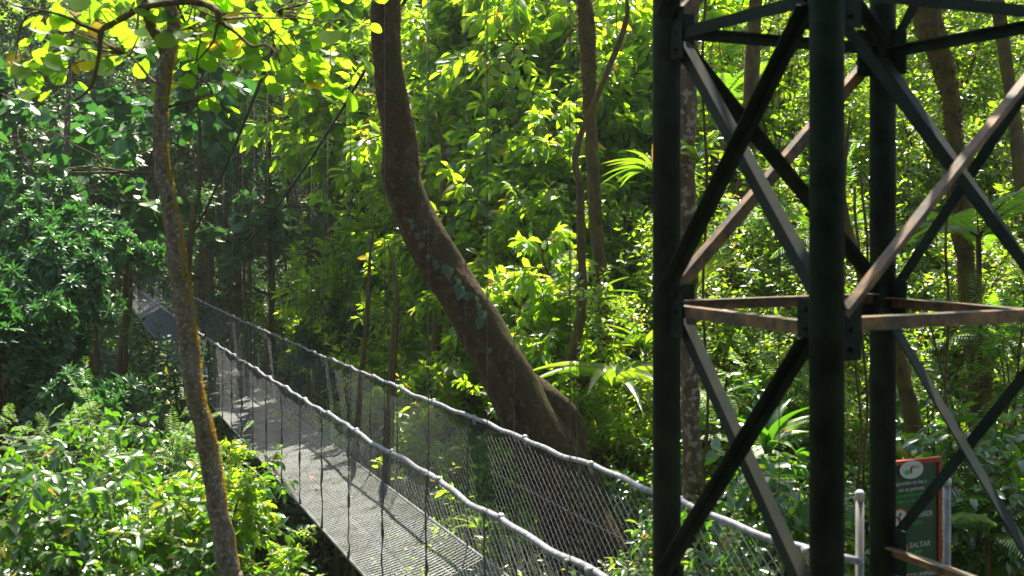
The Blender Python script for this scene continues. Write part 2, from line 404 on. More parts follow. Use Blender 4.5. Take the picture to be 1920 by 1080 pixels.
PROTO = {}
def proto(key, matk, **kw):
    """two or three variants of each kind; meshes are shared by every copy"""
    out = []
    for v in range(kw.pop('variants', 2)):
        mb, lv = grow(sum(map(ord, key)) * 31 + v * 7, **kw)
        wood = make_mesh('stems', np.concatenate(mb.v), np.concatenate(mb.f), np.concatenate(mb.a))
        wood.materials.append(M['twig'])
        fo = lv.mesh('foliage'); fo.materials.append(M[matk])
        z = np.array(lv.P); out.append((wood, fo, z.mean(0), np.percentile(z[:, 2], 97), np.percentile(np.abs(z[:, :2] - z[:, :2].mean(0)), 90)))
    PROTO[key] = out

# shrubs and tree crowns
proto('laurel', 'laurel', H=2.3, stems=3, spread=.45, levels=3, kids=(6, 5, 4), leaf=.235, aspect=.44, nleaf=8, r0=.038, wig=.17, bare=.25, droop=.35, variants=3)
proto('laurel_fine', 'laurel', H=2.2, stems=4, spread=.5, levels=3, kids=(6, 5, 4), leaf=.165, aspect=.46, nleaf=8, r0=.024, wig=.2, bare=.2, droop=.3, variants=2)
proto('rosette', 'rosette', H=1.7, stems=3, spread=.6, levels=3, kids=(5, 4, 3), leaf=.29, aspect=.3, nleaf=11, arr='whorl', r0=.03, bare=.3, droop=.3, variants=2)
proto('small', 'small', H=2.4, stems=4, spread=.5, levels=3, kids=(7, 6, 5), leaf=.095, aspect=.5, nleaf=9, tpl='simple', r0=.02, wig=.25, bare=.15, droop=.25, variants=3)
proto('forest', 'dark', H=3.6, stems=2, spread=.5, levels=3, kids=(8, 6, 6), leaf=.17, aspect=.5, nleaf=11, tpl='simple', r0=.07, wig=.22, bare=.15, droop=.3, variants=3)
proto('sunny', 'laurel', H=3.4, stems=3, spread=.5, levels=3, kids=(6, 5, 4), leaf=.27, aspect=.45, nleaf=8, tpl='simple', r0=.06, wig=.2, bare=.15, droop=.3, variants=3)
proto('pale', 'pale', H=3.4, stems=2, spread=.55, levels=3, kids=(8, 6, 5), leaf=.19, aspect=.6, nleaf=10, tpl='simple', r0=.06, wig=.22, bare=.2, droop=.35, variants=2)
proto('glossy', 'broad', H=1.6, stems=5, spread=.8, levels=2, kids=(6, 4), ratio=(.5, .5, .5), leaf=.2, aspect=.48, nleaf=7, r0=.016, wig=.2, bare=.15, droop=.45, lift=.9, variants=3)
proto('feather', 'fern', H=1.6, stems=4, spread=.6, levels=2, kids=(5, 4), ratio=(.55, .6, .5), arr='pinnate', leaf=.12, aspect=.3, nleaf=12, tpl='simple', r0=.016, wig=.12, bare=.3, droop=.4, variants=2)
proto('roundleaf', 'round', H=2.4, stems=2, spread=.5, levels=3, kids=(5, 4, 3), leaf=.15, aspect=1.0, tpl='round', nleaf=5, r0=.03, wig=.2, bare=.3, droop=.5, lift=.9, variants=2)
proto('roundbig', 'round', H=3.0, stems=2, spread=.7, levels=3, kids=(6, 5, 3), leaf=.3, aspect=1.0, tpl='round', nleaf=5, r0=.035, wig=.2, bare=.25, droop=.5, lift=.9, variants=2)
proto('roundshade', 'rosette', H=3.0, stems=2, spread=.6, levels=3, kids=(6, 5, 3), leaf=.23, aspect=.95, tpl='round', nleaf=6, r0=.035, wig=.2, bare=.25, droop=.35, lift=1.2, variants=2)
proto('roof', 'dark', H=7, stems=3, spread=.9, levels=3, kids=(9, 7, 6), leaf=.5, aspect=.55, nleaf=10, tpl='simple', r0=.18, wig=.2, bare=.1, droop=.3, variants=2)

def trunk_tube(pts, rad, mat, parent, name='trunk', k=10, n=26, lump=.12, seed=1):
    p = smooth_path(np.c_[np.asarray(pts), np.asarray(rad)], n)
    mb = MB(); mb.tube(p[:, :3], p[:, 3], k=k, lump=lump, seed=seed)
    return mb.build(name, mat, parent)

used = {}
def plant(kind, px, py, d, s, label, cat='shrub', group=None, rz=None, name=None, trunk=None, mat='bark3', sz=1.0):
    """a plant whose crown centre is seen near (px, py) at distance d; its stem runs down to the ground"""
    rr = np.random.default_rng(abs(int(px * 7 + py * 13 + d * 101)) + 1)
    v = PROTO[kind]; wood, fo, c, top, rad = v[int(rr.integers(len(v)))]
    q = P(px, py, d); rz = (-math.atan2(c[1], c[0]) + rr.uniform(-.3, .3) if px < 330 and d > 24 else rr.uniform(0, 6.283)) if rz is None else rz
    cx, cyy = math.cos(rz) * c[0] - math.sin(rz) * c[1], math.sin(rz) * c[0] + math.cos(rz) * c[1]
    bx, by, bz = q[0] - cx * s, q[1] - cyy * s, q[2] - c[2] * s * sz
    gz = float(ground(bx, by)); 
    root = empty(name or ('tree' if cat == 'tree' else 'shrub'), (bx, by, min(gz, bz)), label, cat, group)
    off = bz - min(gz, bz)
    for me, nm in ((wood, 'branches'), (fo, 'crown')):
        o = link(nm, me, None, root); o.location = (0, 0, off); o.rotation_euler = (0, 0, rz); o.scale = (s, s, s * sz)
    if bz - gz > .15:
        r = (trunk or .022 * s + .005 * (bz - gz))
        hgt = bz - gz; k = 6
        wb = min(.05 * hgt, .14)
        pts = [(rr.normal(0, wb) * (0 < i < k), rr.normal(0, wb) * (0 < i < k), -.3 + (hgt + .35) * i / k) for i in range(k + 1)]
        trunk_tube(pts, np.linspace(r * 1.5, r, k + 1), M[mat], root, seed=abs(int(px)), n=20)
    return root

# ------------------------------------------------------------------ suspension bridge
Y0, Y1 = 6.2, 76.0
SL = .35
XL = lambda y: 2.563 - SL * y
XR = lambda y: 3.663 - SL * y
ZL = lambda y: -1.53 - .041 * y + .00021 * y * y
ZR = lambda y: -1.45 - .038 * y + .00027 * y * y
DROP = 1.265
NS = 50                                                      # spans of 1.32 m
br = empty('suspension_bridge', (XL(Y0), Y0, ZL(Y0) - DROP), 'long hanging footbridge with wire mesh deck and mesh sides crossing the ravine', 'suspension bridge')
br0 = np.array(br.location)
def wavy(Xf, Zf, seed):
    r2 = np.random.default_rng(seed); ys = np.arange(Y0, Y1, .11); t = (ys - Y0) / 1.32
    amp = r2.uniform(.006, .024, 80)[(t.astype(int))]
    z = Zf(ys) - amp * np.sin(np.pi * (t % 1)) ** .8 + .006 * np.sin(ys * 9 + seed)
    x = Xf(ys) + .012 * np.sin(ys * 2.1 + seed) + .006 * np.sin(ys * 5.3)
    return np.c_[x, ys, z] - br0
for (Xf, Zf, sd_) in ((XL, ZL, 1), (XR, ZR, 2)):
    m = MB(); pth = wavy(Xf, Zf, sd_)
    if sd_ == 2:
        pth = np.vstack([np.array([1.72, 6.05, -1.685]) - br0, np.array([1.62, 6.1, -1.675]) - br0, pth[1:]])
    if sd_ == 1:
        pth = np.vstack([np.array([XL(y_), y_, ZL(y_)]) - br0 for y_ in (5.1, 5.6)] + [pth])
    m.tube(pth, .0205, k=8); hr = m.build('handrail', M['rail'], br)
    # clamps where the ropes meet the rail
    for i in range(0, 50):
        m = MB(); y = Y0 + 1.32 * i; p = np.array([Xf(y), y, Zf(y)]) - br0; s_ = 1 + .2 * math.sin(i * 3.1)
        m.tube([p + [0, -.035 * s_, .002], p + [0, .035 * s_, -.002]], .0275 * s_, k=7)
        m.tube([p + [-.012, 0, -.01], p + [.01, 0, -.07 * s_]], .012, k=5)
        m.build('clamp', M['clamp'], hr)
    # edge cable that carries the deck
    m = MB(); ys = np.arange(Y0, Y1, .4)
    m.tube(np.c_[Xf(ys) + (-.012 if Xf is XL else .012), ys, Zf(ys) - DROP] - br0, .017, k=6); m.build('edge_cable', M['galvdeck'], br)
# main cables
c1 = lambda y: -1.98 + .0043 * (y - 48) ** 2
c2 = lambda y: -1.75 + .0050 * (y - 43) ** 2
towtop = 5.6
for (Xf, cf, r_, top) in ((XL, c1, .026, (.768, 6.09, towtop)), (XR, c2, .0225, (2.034, 6.73, towtop - .25))):
    ys = np.r_[np.arange(9.0, 80, .8)]
    p = np.c_[Xf(ys) - .01, ys, cf(ys)]
    p = np.vstack([top, p]); m = MB(); m.tube(p - br0, r_, k=6); m.build('main_cable', M['cable'], br)
# ropes: rail to cable (upper hanger) and rail to deck (knotted side rope)
far = MB()
for (Xf, Zf, cf, sgn) in ((XL, ZL, c1, -1), (XR, ZR, c2, 1)):
    for i in range(0, 53):
        y = Y0 + .25 + 1.32 * i
        if y > 75: break
        r2 = np.random.default_rng(i * 2 + (sgn > 0))
        x = Xf(y); zr = Zf(y); m = MB() if i < 50 else far
        n = 16; zz = np.linspace(zr, zr - DROP - .06, n)
        th = .0062 + .0030 * (r2.random(n) > .6); th[[0, n // 2, n - 2]] = .016
        wob = r2.normal(0, .008, n); wob[[0, -1]] = 0
        m.tube((np.c_[np.full(n, x) + sgn * .018 + wob * .5, y + wob, zz] - br0), th, k=5)
        zc = cf(y)
        if y < 8.6: zc = min(zc, 5.4)
        if zc > zr + .05: m.tube(np.array([[x, y, zr], [x - .002, y + .004, (zr + zc) / 2], [x, y, zc]]) - br0, .0034, k=4)
        if i < 50: m.build('suspender', M['rope'], br)
tag(far.build('suspender', M['rope'], br), kind='stuff')

def wires(p0, p1, r, mb_, k=3):
    """straight wires from p0[i] to p1[i]"""
    p0 = np.asarray(p0); p1 = np.asarray(p1); n = len(p0); t = unit(p1 - p0)
    ref = np.array([.31, .2, .93]); u = unit(np.cross(t, ref)); b = np.cross(t, u); ang = np.arange(k) / k * 6.283
    ringd = u[:, None] * np.cos(ang)[None, :, None] + b[:, None] * np.sin(ang)[None, :, None]
    V = np.concatenate([p0[:, None] + ringd * r, p1[:, None] + ringd * r], 1).reshape(-1, 3)
    base = (np.arange(n) * 2 * k)[:, None]
    q = np.arange(k); q2 = (q + 1) % k
    f = np.stack([base + q, base + q2, base + k + q2, base + k + q], -1).reshape(-1, 4)
    mb_.add(V, f)
# side nets: two families of crossing wires, bent at every quarter of the height so that the cells read as rhombs
for (Xf, Zf) in ((XL, ZL), (XR, ZR)):
    m = MB(); pitch = .112
    run = 1.6
    for fam in (1, -1):
        ya = np.arange(Y0 - run, Y1, pitch)
        a, b = (ya, ya + run) if fam > 0 else (ya + run, ya)
        K = 7
        for k_ in range(K):
            t0, t1 = k_ / K, (k_ + 1) / K
            def pt(t):
                y = a + (b - a) * t; yc = np.clip(y, Y0, Y1)
                return np.c_[Xf(yc) + .02 * math.sin(math.pi * t), yc, Zf(yc) - .02 - (DROP - .02) * t] - br0
            p0, p1 = pt(t0), pt(t1); ok = np.abs(p0[:, 1] - p1[:, 1]) > .02
            wires(p0[ok], p1[ok], .0014, m)
    for hh in (.33, .66):                                   # two straight line wires
        ys = np.arange(Y0, Y1, .66); m.tube(np.c_[Xf(ys), ys, Zf(ys) - DROP * hh] - br0, .0024, k=3)
    m.build('side_net', M['galv'], br)
# deck: crossing wires, ribs and two centre wires
m = MB(); pitch = .072; run = .95
for fam in (1, -1):
    ya = np.arange(Y0 - run, Y1, pitch)
    a, b = (ya, ya + run) if fam > 0 else (ya + run, ya)
    K = 4
    for k_ in range(K):
        def pt(t):
            y = a + (b - a) * t; yc = np.clip(y, Y0, Y1)
            zz = (ZL(yc) * (1 - t) + ZR(yc) * t) - DROP - .03 * math.sin(math.pi * t)
            return np.c_[XL(yc) * (1 - t) + XR(yc) * t, yc, zz] - br0
        p0, p1 = pt(k_ / K), pt((k_ + 1) / K); ok = np.abs(p0[:, 1] - p1[:, 1]) > .02
        wires(p0[ok], p1[ok], .0042, m)
m.build('deck_mesh', M['galvdeck'], br)
m = MB()
for t in (.33, .36, .66):
    ys = np.arange(Y0, Y1, .5)
    m.tube(np.c_[XL(ys) * (1 - t) + XR(ys) * t, ys, ZL(ys) * (1 - t) + ZR(ys) * t - DROP - .034 + .01 * np.sin(ys * 3)] - br0, .006, k=4)
m.build('deck_wire', M['galvdeck'], br)
for i in range(48):
    y = Y0 + .6 + 1.32 * i; m = MB()
    a = np.array([XL(y) - .03, y, ZL(y) - DROP - .05]); b = np.array([XR(y) + .03, y, ZR(y) - DROP - .05])
    m.tube(np.array([a, (a + b) / 2 - [0, 0, .012], b]) - br0, .012, k=5)
    m.build('crossbar', M['galvdeck'], br)
# landing frame at the near end and abutment at the far end
m = MB(); q = np.array([(XL(Y0) + XR(Y0)) / 2, Y0, ZL(Y0) - DROP - .1]) - br0
m.box(q, (1.3, .25, .16)); m.box(q + [.9, -1.1, 0], (1.3, 2.2, .12)); m.build('landing', M['post'], br, smooth=False)

# far towers of the bridge
ft = empty('bridge_tower', (XL(76), 76, float(ground(XL(76), 76))), 'far end tower of the hanging footbridge, two steel posts half lost in dark foliage', 'bridge tower')
f0 = np.array(ft.location)
for x in (XL(76) - .25, XR(76) + .25):
    m = MB(); m.tube(np.array([[x, 76, f0[2]], [x, 76, 3.6]]) - f0, .09, k=10); m.build('post', M['steel'], ft)
m = MB(); m.box(np.array([(XL(76) + XR(76)) / 2, 76, 3.4]) - f0, (2.0, .16, .18)); m.box(np.array([(XL(76) + XR(76)) / 2, 76, .9]) - f0, (2.0, .12, .14)); m.build('crossbeam', M['steel'], ft, smooth=False)

# dry leaves and a narrow blue strip on the deck
def deck_pt(px, py):
    for y in np.arange(7, 60, .02):
        z = ZL(y) - DROP; x = (px - 960) * y / F
        if HY - z * F / y < py: return np.array([x, y, z + .0])
for i, (px, py, sz_, lb) in enumerate([(530, 861, .085, 'brown dry leaf on the bridge deck, largest and most curled'),
                              (537, 789, .07, 'reddish dry leaf near the right edge of the bridge deck, farthest along'),
                              (583, 901, .07, 'pale tan dry leaf lying in the middle of the mesh deck'),
                              (615, 915, .05, 'small narrow dry leaf on the mesh deck, nearest the camera'),
                              (590, 922, .045, 'tiny dark dry leaf beside the pale one on the mesh deck')]):
    p = deck_pt(px, py); rr = np.random.default_rng(i)
    a = rr.uniform(0, 6.28); V, f, k = leaf_verts(np.array([[0, 0, 0.]]), np.array([[math.cos(a), math.sin(a), .25]]), np.array([[0, .2, 1.]]), sz_ * 1.9, sz_ * 1.3, 'ellip')
    V[:, 2] += np.abs(V[:, 0]) * .4
    o = make_obj('dry_leaf', V, f, M['dry'], None, np.full(len(V), .5)); o.location = tuple(p + [0, 0, .008]); tag(o, lb, 'leaf', 'dry leaves on the bridge deck')
pa, pb = deck_pt(414, 664), deck_pt(437, 690)
m = MB(); mid = (pa + pb) / 2
m.tube(smooth_path([pa - mid, (pa - mid) * .3 + [.05, 0, 0], (pb - mid) * .4 - [.02, 0, 0], pb - mid], 14) + [0, 0, .02], .016, k=6)
o = m.build('strap', M['blue']); o.location = tuple(mid); tag(o, 'pale blue strip lying along the distant part of the mesh deck', 'strap')

# ------------------------------------------------------------------ steel lattice tower
TA, TB, TC = np.array([.768, 6.09]), np.array([1.270, 4.95]), np.array([2.034, 6.73]); TD = TB + TC - TA
cor = {'A': TA, 'B': TB, 'C': TC, 'D': TD}
tw = empty('bridge_tower', (1.65, 5.84, -3.25), 'dark steel lattice tower of pipes and crossed bars standing close on the right', 'bridge tower')
t0 = np.array(tw.location)
RINGS = [-3.16, -1.80, -.448, .908, 2.264, 3.62, 4.976]
for kx, c in cor.items():
    m = MB(); m.tube(np.array([[*c, -3.25], [*c, 5.5]]) - t0, .070, k=28)
    m.tube(np.array([[*c, -3.25], [*c, -3.22]]) - t0, .14, k=20)
    o = m.build('column', M['steel'], tw)
    if kx == 'B': tag(o, 'nearest and thickest looking pipe column of the tower')
cen = (TA + TD) / 2
def angle_bar(a, b, width, out, name='brace', mat='steel', up=True, shrink=0.0):
    """L section from a to b: one leg in the face plane, the other standing along 'out'"""
    a = np.asarray(a, float); b = np.asarray(b, float); t = unit(b - a); L = np.linalg.norm(b - a) - 2 * shrink
    o = np.array([*out, 0.]); o = unit(o - t * np.dot(o, t)); s = unit(np.cross(t, o))
    if s[2] < 0: s = -s
    c = (a + b) / 2; th = .007; m = MB()
    m.box(c, (L, th, width), t, o, s)
    m.box(c + s * (width / 2 - th / 2) + o * (width * .45 + th / 2 + .0005), (L, width * .9, th), t, o, s)
    m.v = [v - t0 for v in m.v]
    return m.build(name, M[mat], tw, smooth=False)
faces = [('A', 'B'), ('B', 'D'), ('C', 'D'), ('A', 'C')]
for fi, (p, q) in enumerate(faces):
    a, b = cor[p], cor[q]; mid = (a + b) / 2; out = unit(mid - cen); inn = -out
    dirn = unit(b - a); pull = .075
    for ri, z in enumerate(RINGS[1:], 1):
        if fi == 3 and ri == 1: continue                # the walkway enters here
        A_ = np.array([*(a + dirn * pull), z + (.02 if fi % 2 else 0)]); B_ = np.array([*(b - dirn * pull), z + (.02 if fi % 2 else 0)])
        angle_bar(A_, B_, .056, inn, 'ring_bar', 'steel_lit_tan' if ri <= 2 else 'steel')
    for ri in range(len(RINGS) - 1):
        if ri == 0: continue
        if ri == 1 and fi in (1, 3): continue
        z0, z1 = RINGS[ri] + .07, RINGS[ri + 1] - .05
        off = np.array([*out, 0]) * .035
        angle_bar(np.array([*(a + dirn * .06), z0]) + off, np.array([*(b - dirn * .06), z1]) + off, .058, out, 'brace', 'steel_lit_tan' if (fi in (1, 3) and ri >= 2) else 'steel')
        off = -off
        angle_bar(np.array([*(a + dirn * .06), z1]) + off, np.array([*(b - dirn * .06), z0]) + off, .058, inn, 'brace', 'steel_grey' if fi in (0, 2) else 'steel')
    # gusset plates
    for z in RINGS[1:]:
        for e, sg in ((a, 1), (b, -1)):
            if fi == 3 and z < -1: continue
            m = MB(); c = np.array([*(e + dirn * sg * .115), z]) + np.array([*out, 0]) * .012 - t0
            m.box(c, (.11, .012, .25), [*dirn, 0], [*out, 0])
            for bz in (-.08, 0, .08):
                m.tube([c + np.array([*out, 0]) * .005 + [0, 0, bz], c + np.array([*out, 0]) * .02 + [0, 0, bz]], .011, k=6)
            m.build('gusset_plate', M['steel'], tw, smooth=False)
m = MB(); m.box(np.array([1.65, 5.84, 5.55]) - t0, (2.3, 2.3, .1)); m.build('top_frame', M['steel'], tw, smooth=False)

# ------------------------------------------------------------------ posts and sign at the landing
def post(px, top, d, r, label, bot=-3.25):
    q = P(px, top, d); o = empty('handrail_post', (q[0], q[1], bot), label, 'post', 'grey posts at the bridge landing')
    m = MB(); m.tube([(0, 0, 0), (0, 0, q[2] - bot - .03)], r, k=16); m.build('pipe', M['post'], o)
    m = MB(); m.tube([(0, 0, q[2] - bot - .05), (0, 0, q[2] - bot - .012), (0, 0, q[2] - bot)], [r * 1.18, r * 1.18, r * .6], k=16); m.build('cap', M['cap'], o)
    return o
post(1612, 919, 6.1, .0205, 'grey pipe post with pale cap where the far handrail ends, left of the green sign')
post(1775, 895, 7.9, .026, 'grey pipe post with pale cap standing right of the green sign')
sp = P(1712, 866, 7.6)
sg = empty('sign_board', (sp[0], sp[1], -3.25), 'dark green rules board with red border, white oval emblem and Spanish words behind the tower', 'sign')
yaw = R(24); sg.rotation_euler = (0, 0, yaw)
zt = sp[2] + 3.25; W_, H_ = .395, 1.25
m = MB(); m.box((0, 0, zt - H_ / 2), (W_, .012, H_)); m.build('panel', M['green'], sg, smooth=False)
m = MB()
m.box((0, -.003, zt + .004), (W_ + .03, .03, .026)); m.box((W_ / 2 + .003, -.003, zt - H_ / 2 - .012), (.022, .03, H_)); m.box((-W_ / 2 - .003, -.003, zt - H_ / 2 - .012), (.022, .03, H_))
m.build('border', M['red'], sg, smooth=False)
for x in (-W_ / 2 + .03, W_ / 2 - .03):
    m = MB(); m.tube([(x, .03, 0), (x, .03, zt)], .02, k=10); m.build('leg', M['post'], sg)
def disc(cx, cz, rx, rz_, y, mat, name, n=28, inner=0):
    m = MB(); a = np.arange(n) / n * 6.283
    V = np.r_[np.c_[cx + rx * np.cos(a), np.full(n, y), cz + rz_ * np.sin(a)], np.c_[cx + rx * inner * np.cos(a), np.full(n, y), cz + rz_ * inner * np.sin(a)]]
    q = np.arange(n); q2 = (q + 1) % n
    m.add(V, np.stack([q, q2, q2 + n, q + n], -1)); return m.build(name, mat, sg, smooth=False)
def text(s_, x, z, size, mat, name='lettering', align='LEFT'):
    cu = bpy.data.curves.new(name, 'FONT'); cu.body = s_; cu.size = size; cu.align_x = align; cu.extrude = .0008
    tmp = bpy.data.objects.new(name, cu); C.objects.link(tmp); bpy.context.view_layer.update()
    me = bpy.data.meshes.new_from_object(tmp); bpy.data.objects.remove(tmp); bpy.data.curves.remove(cu)
    o = bpy.data.objects.new(name, me); C.objects.link(o); me.materials.clear(); me.materials.append(mat); o.parent = sg
    o.location = (x, -.0085, z); o.rotation_euler = (R(90), 0, 0); return o
em = disc(-.03, zt - .042, .094, .056, -.020, M['white'], 'emblem')
for (mat, x, z, rx, rz_) in ((M['sgreen'], -.065, -.055, .022, .016), (M['red'], -.033, -.045, .008, .026), (M['red'], -.02, -.026, .014, .005), (M['sgreen'], .01, -.03, .03, .003), (M['sorange'], .01, -.02, .035, .003)):
    disc(x - .0, zt + z, rx, rz_, -.0215 - abs(x) * .01, mat, 'emblem_mark', 14)
text('responden en los y', -.175, zt - .135, .036, M['white'])
text('no se permite', -.12, zt - .175, .036, M['white'])
text('Please remember in the', -.175, zt - .21, .028, M['sgreen'])
text('bridges do not', -.16, zt - .245, .028, M['sgreen'])
for k_, (es, en, zz) in enumerate((('CORRER', 'RUN', -.345), ('SALTAR', 'JUMP', -.53), ('COLUMPIARSE', 'SWING', -.715))):
    text(es, -.035 if k_ < 2 else -.055, zt + zz, .048 if k_ < 2 else .04, M['white']); text(en, -.03, zt + zz - .045, .042, M['sgreen'])
    disc(-.115, zt + zz + .0, .062, .062, -.0095, M['white'], 'pictogram'); disc(-.115, zt + zz + .0, .066, .066, -.0102, M['sorange'], 'pictogram_ring', inner=.87)
    m = MB(); m.box((-.115, -.0115, zt + zz), (.12, .002, .009), (.8, 0, -.6), (0, 1, 0), (.6, 0, .8)); m.build('pictogram_bar', M['red'], sg, smooth=False)
    m = MB(); m.box((-.115, -.0105, zt + zz - .005), (.018, .001, .055), (.97, 0, .2), (0, 1, 0), (-.2, 0, .97)); m.box((-.11, -.0107, zt + zz + .033), (.018, .001, .018)); m.build('pictogram_figure', M['black'], sg, smooth=False)

# ------------------------------------------------------------------ the trees whose trunks stand out
def photo_trunk(rows, d, mat, name, label, cat='tree', k=14, n=60, lump=.06, base=None, group=None, seed=1, dd=0):
    """rows: (px, py, width_px) from top to bottom; the trunk goes on down to the ground"""
    pts = []
    if rows[0][1] > 0: rows = [(rows[0][0] + 14 - 28 * (seed % 2), rows[0][1] - 170, 2.5), (rows[0][0] + 4, rows[0][1] - 80, rows[0][2] * .6)] + list(rows)
    for i, (px, py, wpx) in enumerate(rows):
        q = P(px, py, d + dd * i / len(rows)); pts.append([*q, wpx * .5 * (d + dd * i / len(rows)) / F])
    pts = np.array(pts); dirn = unit(pts[-1][:3] - pts[-2][:3]); g = float(ground(pts[-1][0], pts[-1][1])) - .3
    if pts[-1][2] > g:
        e = pts[-1].copy(); e[:2] += dirn[:2] * .5; e[2] = g; e[3] *= 1.25; pts = np.vstack([pts, e])
    b = pts[-1][:3].copy(); b[2] = float(ground(b[0], b[1]))
    root = empty(name, b, label, cat, group)
    p = smooth_path(pts, n); p[:, :3] -= b
    m = MB(); m.tube(p[:, :3], p[:, 3], k=k, lump=lump, seed=seed); m.build('trunk', mat, root)
    return root, b, p

def hang_leaves(lv, pts, n, rs, leaf, droop=.9, aspect=1.0, mbt=None, spreadr=.12):
    """leaves on petioles along a twig"""
    for i in range(n):
        t = rs.uniform(.1, 1); q = min(t, .999) * (len(pts) - 1); k = int(q); p = pts[k] + (pts[k + 1] - pts[k]) * (q - k)
        a = rs.uniform(0, 6.283); off = np.array([math.cos(a), math.sin(a), rs.uniform(-.6, .5)]) * spreadr * rs.uniform(.4, 1.1)
        if mbt is not None: mbt.tube([p, p + off * .6 + [0, 0, .01], p + off], .0016, k=3, cap=False)
        dr = np.array([math.cos(a), math.sin(a), -droop * rs.uniform(.2, 1.3)])
        l = leaf * rs.uniform(.6, 1.15)
        lv.add(p + off, dr, np.array([rs.normal(0, .5), rs.normal(-.2, .5), 1.0]), l, l * aspect)

# slender mossy trunk on the left with its round-leaved boughs
t1, b1, p1 = photo_trunk([(322, -60, 22), (318, 0, 23), (325, 50, 25), (314, 105, 27), (305, 170, 28), (301, 240, 27), (302, 300, 28), (314, 365, 30), (326, 430, 32), (332, 500, 33), (345, 570, 33), (356, 660, 35), (364, 740, 35), (386, 820, 36), (400, 900, 37), (417, 990, 38), (432, 1080, 40), (440, 1150, 42)], 7.6, M['bark1'], 'tree', 'slender leaning trunk with orange moss in front of the footbridge, round leaves overhead', lump=.09, n=110, k=18)
mb = MB(); rs = np.random.default_rng(5)
def bough(rows, d, r0, r1, n=24):
    pts = np.array([[*P(x, y, d + (o[0] if o else 0))] for (x, y, *o) in rows]) - b1
    p = smooth_path(pts, n); mb.tube(p, np.linspace(r0, r1, n) * (1 + .1 * np.sin(np.arange(n) * 1.7)), k=8); return p
B_ = [bough([(310, 100), (300, 75), (284, 50), (277, 20), (279, -60)], 7.6, .036, .030),
      bough([(279, 10), (250, 22), (215, 42), (192, 56), (188, 75), (186, 100), (172, 160), (140, 190)], 7.5, .026, .008),
      bough([(270, 14, .0), (310, 6, -.1), (350, 3, -.2), (385, 8, -.2), (408, 22, -.3), (410, 42, -.3)], 7.5, .02, .022),
      bough([(410, 40, -.3), (438, 58, -.3), (472, 86, -.4), (500, 84, -.5), (520, 100, -.6)], 7.5, .013, .004),
      bough([(408, 45, -.3), (398, 80, -.2), (378, 105, 0), (364, 120, .1)], 7.5, .010, .004),
      bough([(420, 36, -.3), (450, 33, 0), (480, 32, .3), (520, 20, .5)], 7.5, .010, .004),
      bough([(188, 60), (150, 45, -.1), (120, 30, -.2), (80, 20, -.3), (30, 12, -.3)], 7.5, .014, .004),
      bough([(80, 20, -.3), (50, 32, -.3), (36, 65, -.3), (30, 110, -.2)], 7.5, .007, .003),
      bough([(318, 200), (345, 192, -.1), (380, 186, -.2), (410, 175, -.3)], 7.6, .011, .005),
      bough([(300, 160), (280, 145, .1), (255, 115, .2), (235, 100, .2)], 7.6, .012, .004),
      bough([(330, 5), (350, 45, .2), (375, 55, .5), (420, 25, .7)], 7.6, .012, .005)]
lv = Leaves('round', rs)
zones = [(0, 330, -30, 120, 72), (40, 330, 100, 170, 14), (330, 470, -40, 90, 58), (350, 540, 60, 200, 48), (470, 700, -40, 110, 50), (560, 690, 90, 180, 16), (0, 60, 110, 160, 4), (420, 470, 195, 215, 3)]
def near_pt(p):
    best = None
    for b in B_[1:]:
        dd_ = np.linalg.norm(b - p, axis=1); i = dd_.argmin()
        if best is None or dd_[i] < best[0]: best = (dd_[i], b[i])
    return best[1]
for (xa, xb, ya, yb, n) in zones:
    for i in range(n):
        if i % 3 == 0:
            ax_, ay_ = rs.uniform(xa, xb), rs.uniform(ya, yb)
            if abs(ax_ - (545 - .383 * ay_)) < 45: ax_ += 80
            tip = P(ax_, ay_, 7.6 + rs.uniform(-.1, 1.5)) - b1; st = near_pt(tip)
            md = (tip + st) / 2 + rs.normal(0, .05, 3) + [0, 0, .06]
            tw_ = smooth_path([st, md, tip], 8); mb.tube(tw_, np.linspace(.006, .002, 8), k=4, cap=False)
            hang_leaves(lv, tw_[3:], 5, rs, .125, mbt=mb, spreadr=.13)
mb.build('branches', M['bark3'], t1); link('crown', lv.mesh('crown'), M['round'], t1)

# moss tufts on the slender trunk: many tiny blades along its right side
lvm = Leaves('simple', rs)
for i in range(9000):
    k = rs.integers(8, len(p1) - 22); a = rs.normal(.1, 1.0 if k % 17 < 9 else 1.7); r = p1[k][3]
    if rs.random() > .5 + .5 * math.sin(k * .35) and rs.random() < .7: continue
    nrm = np.array([math.cos(a), math.sin(a), 0]); c = p1[k][:3] * 1 + (p1[min(k + 1, len(p1) - 1)][:3] - p1[k][:3]) * rs.random()
    lvm.add(c + nrm * r * .98, nrm + rs.normal(0, .5, 3), rs.normal(0, 1, 3), rs.uniform(.006, .016) + (.012 * rs.random() if k > 45 else 0), .005)
M['moss'] = leaf_mat('moss', (G(.10, .07, .01), G(.17, .10, .01), G(.22, .17, .02)), (G(.3, .2, .01), G(.48, .27, .015), G(.48, .42, .02)), .6, .01, .5)
link('moss', lvm.mesh('moss'), M['moss'], t1)

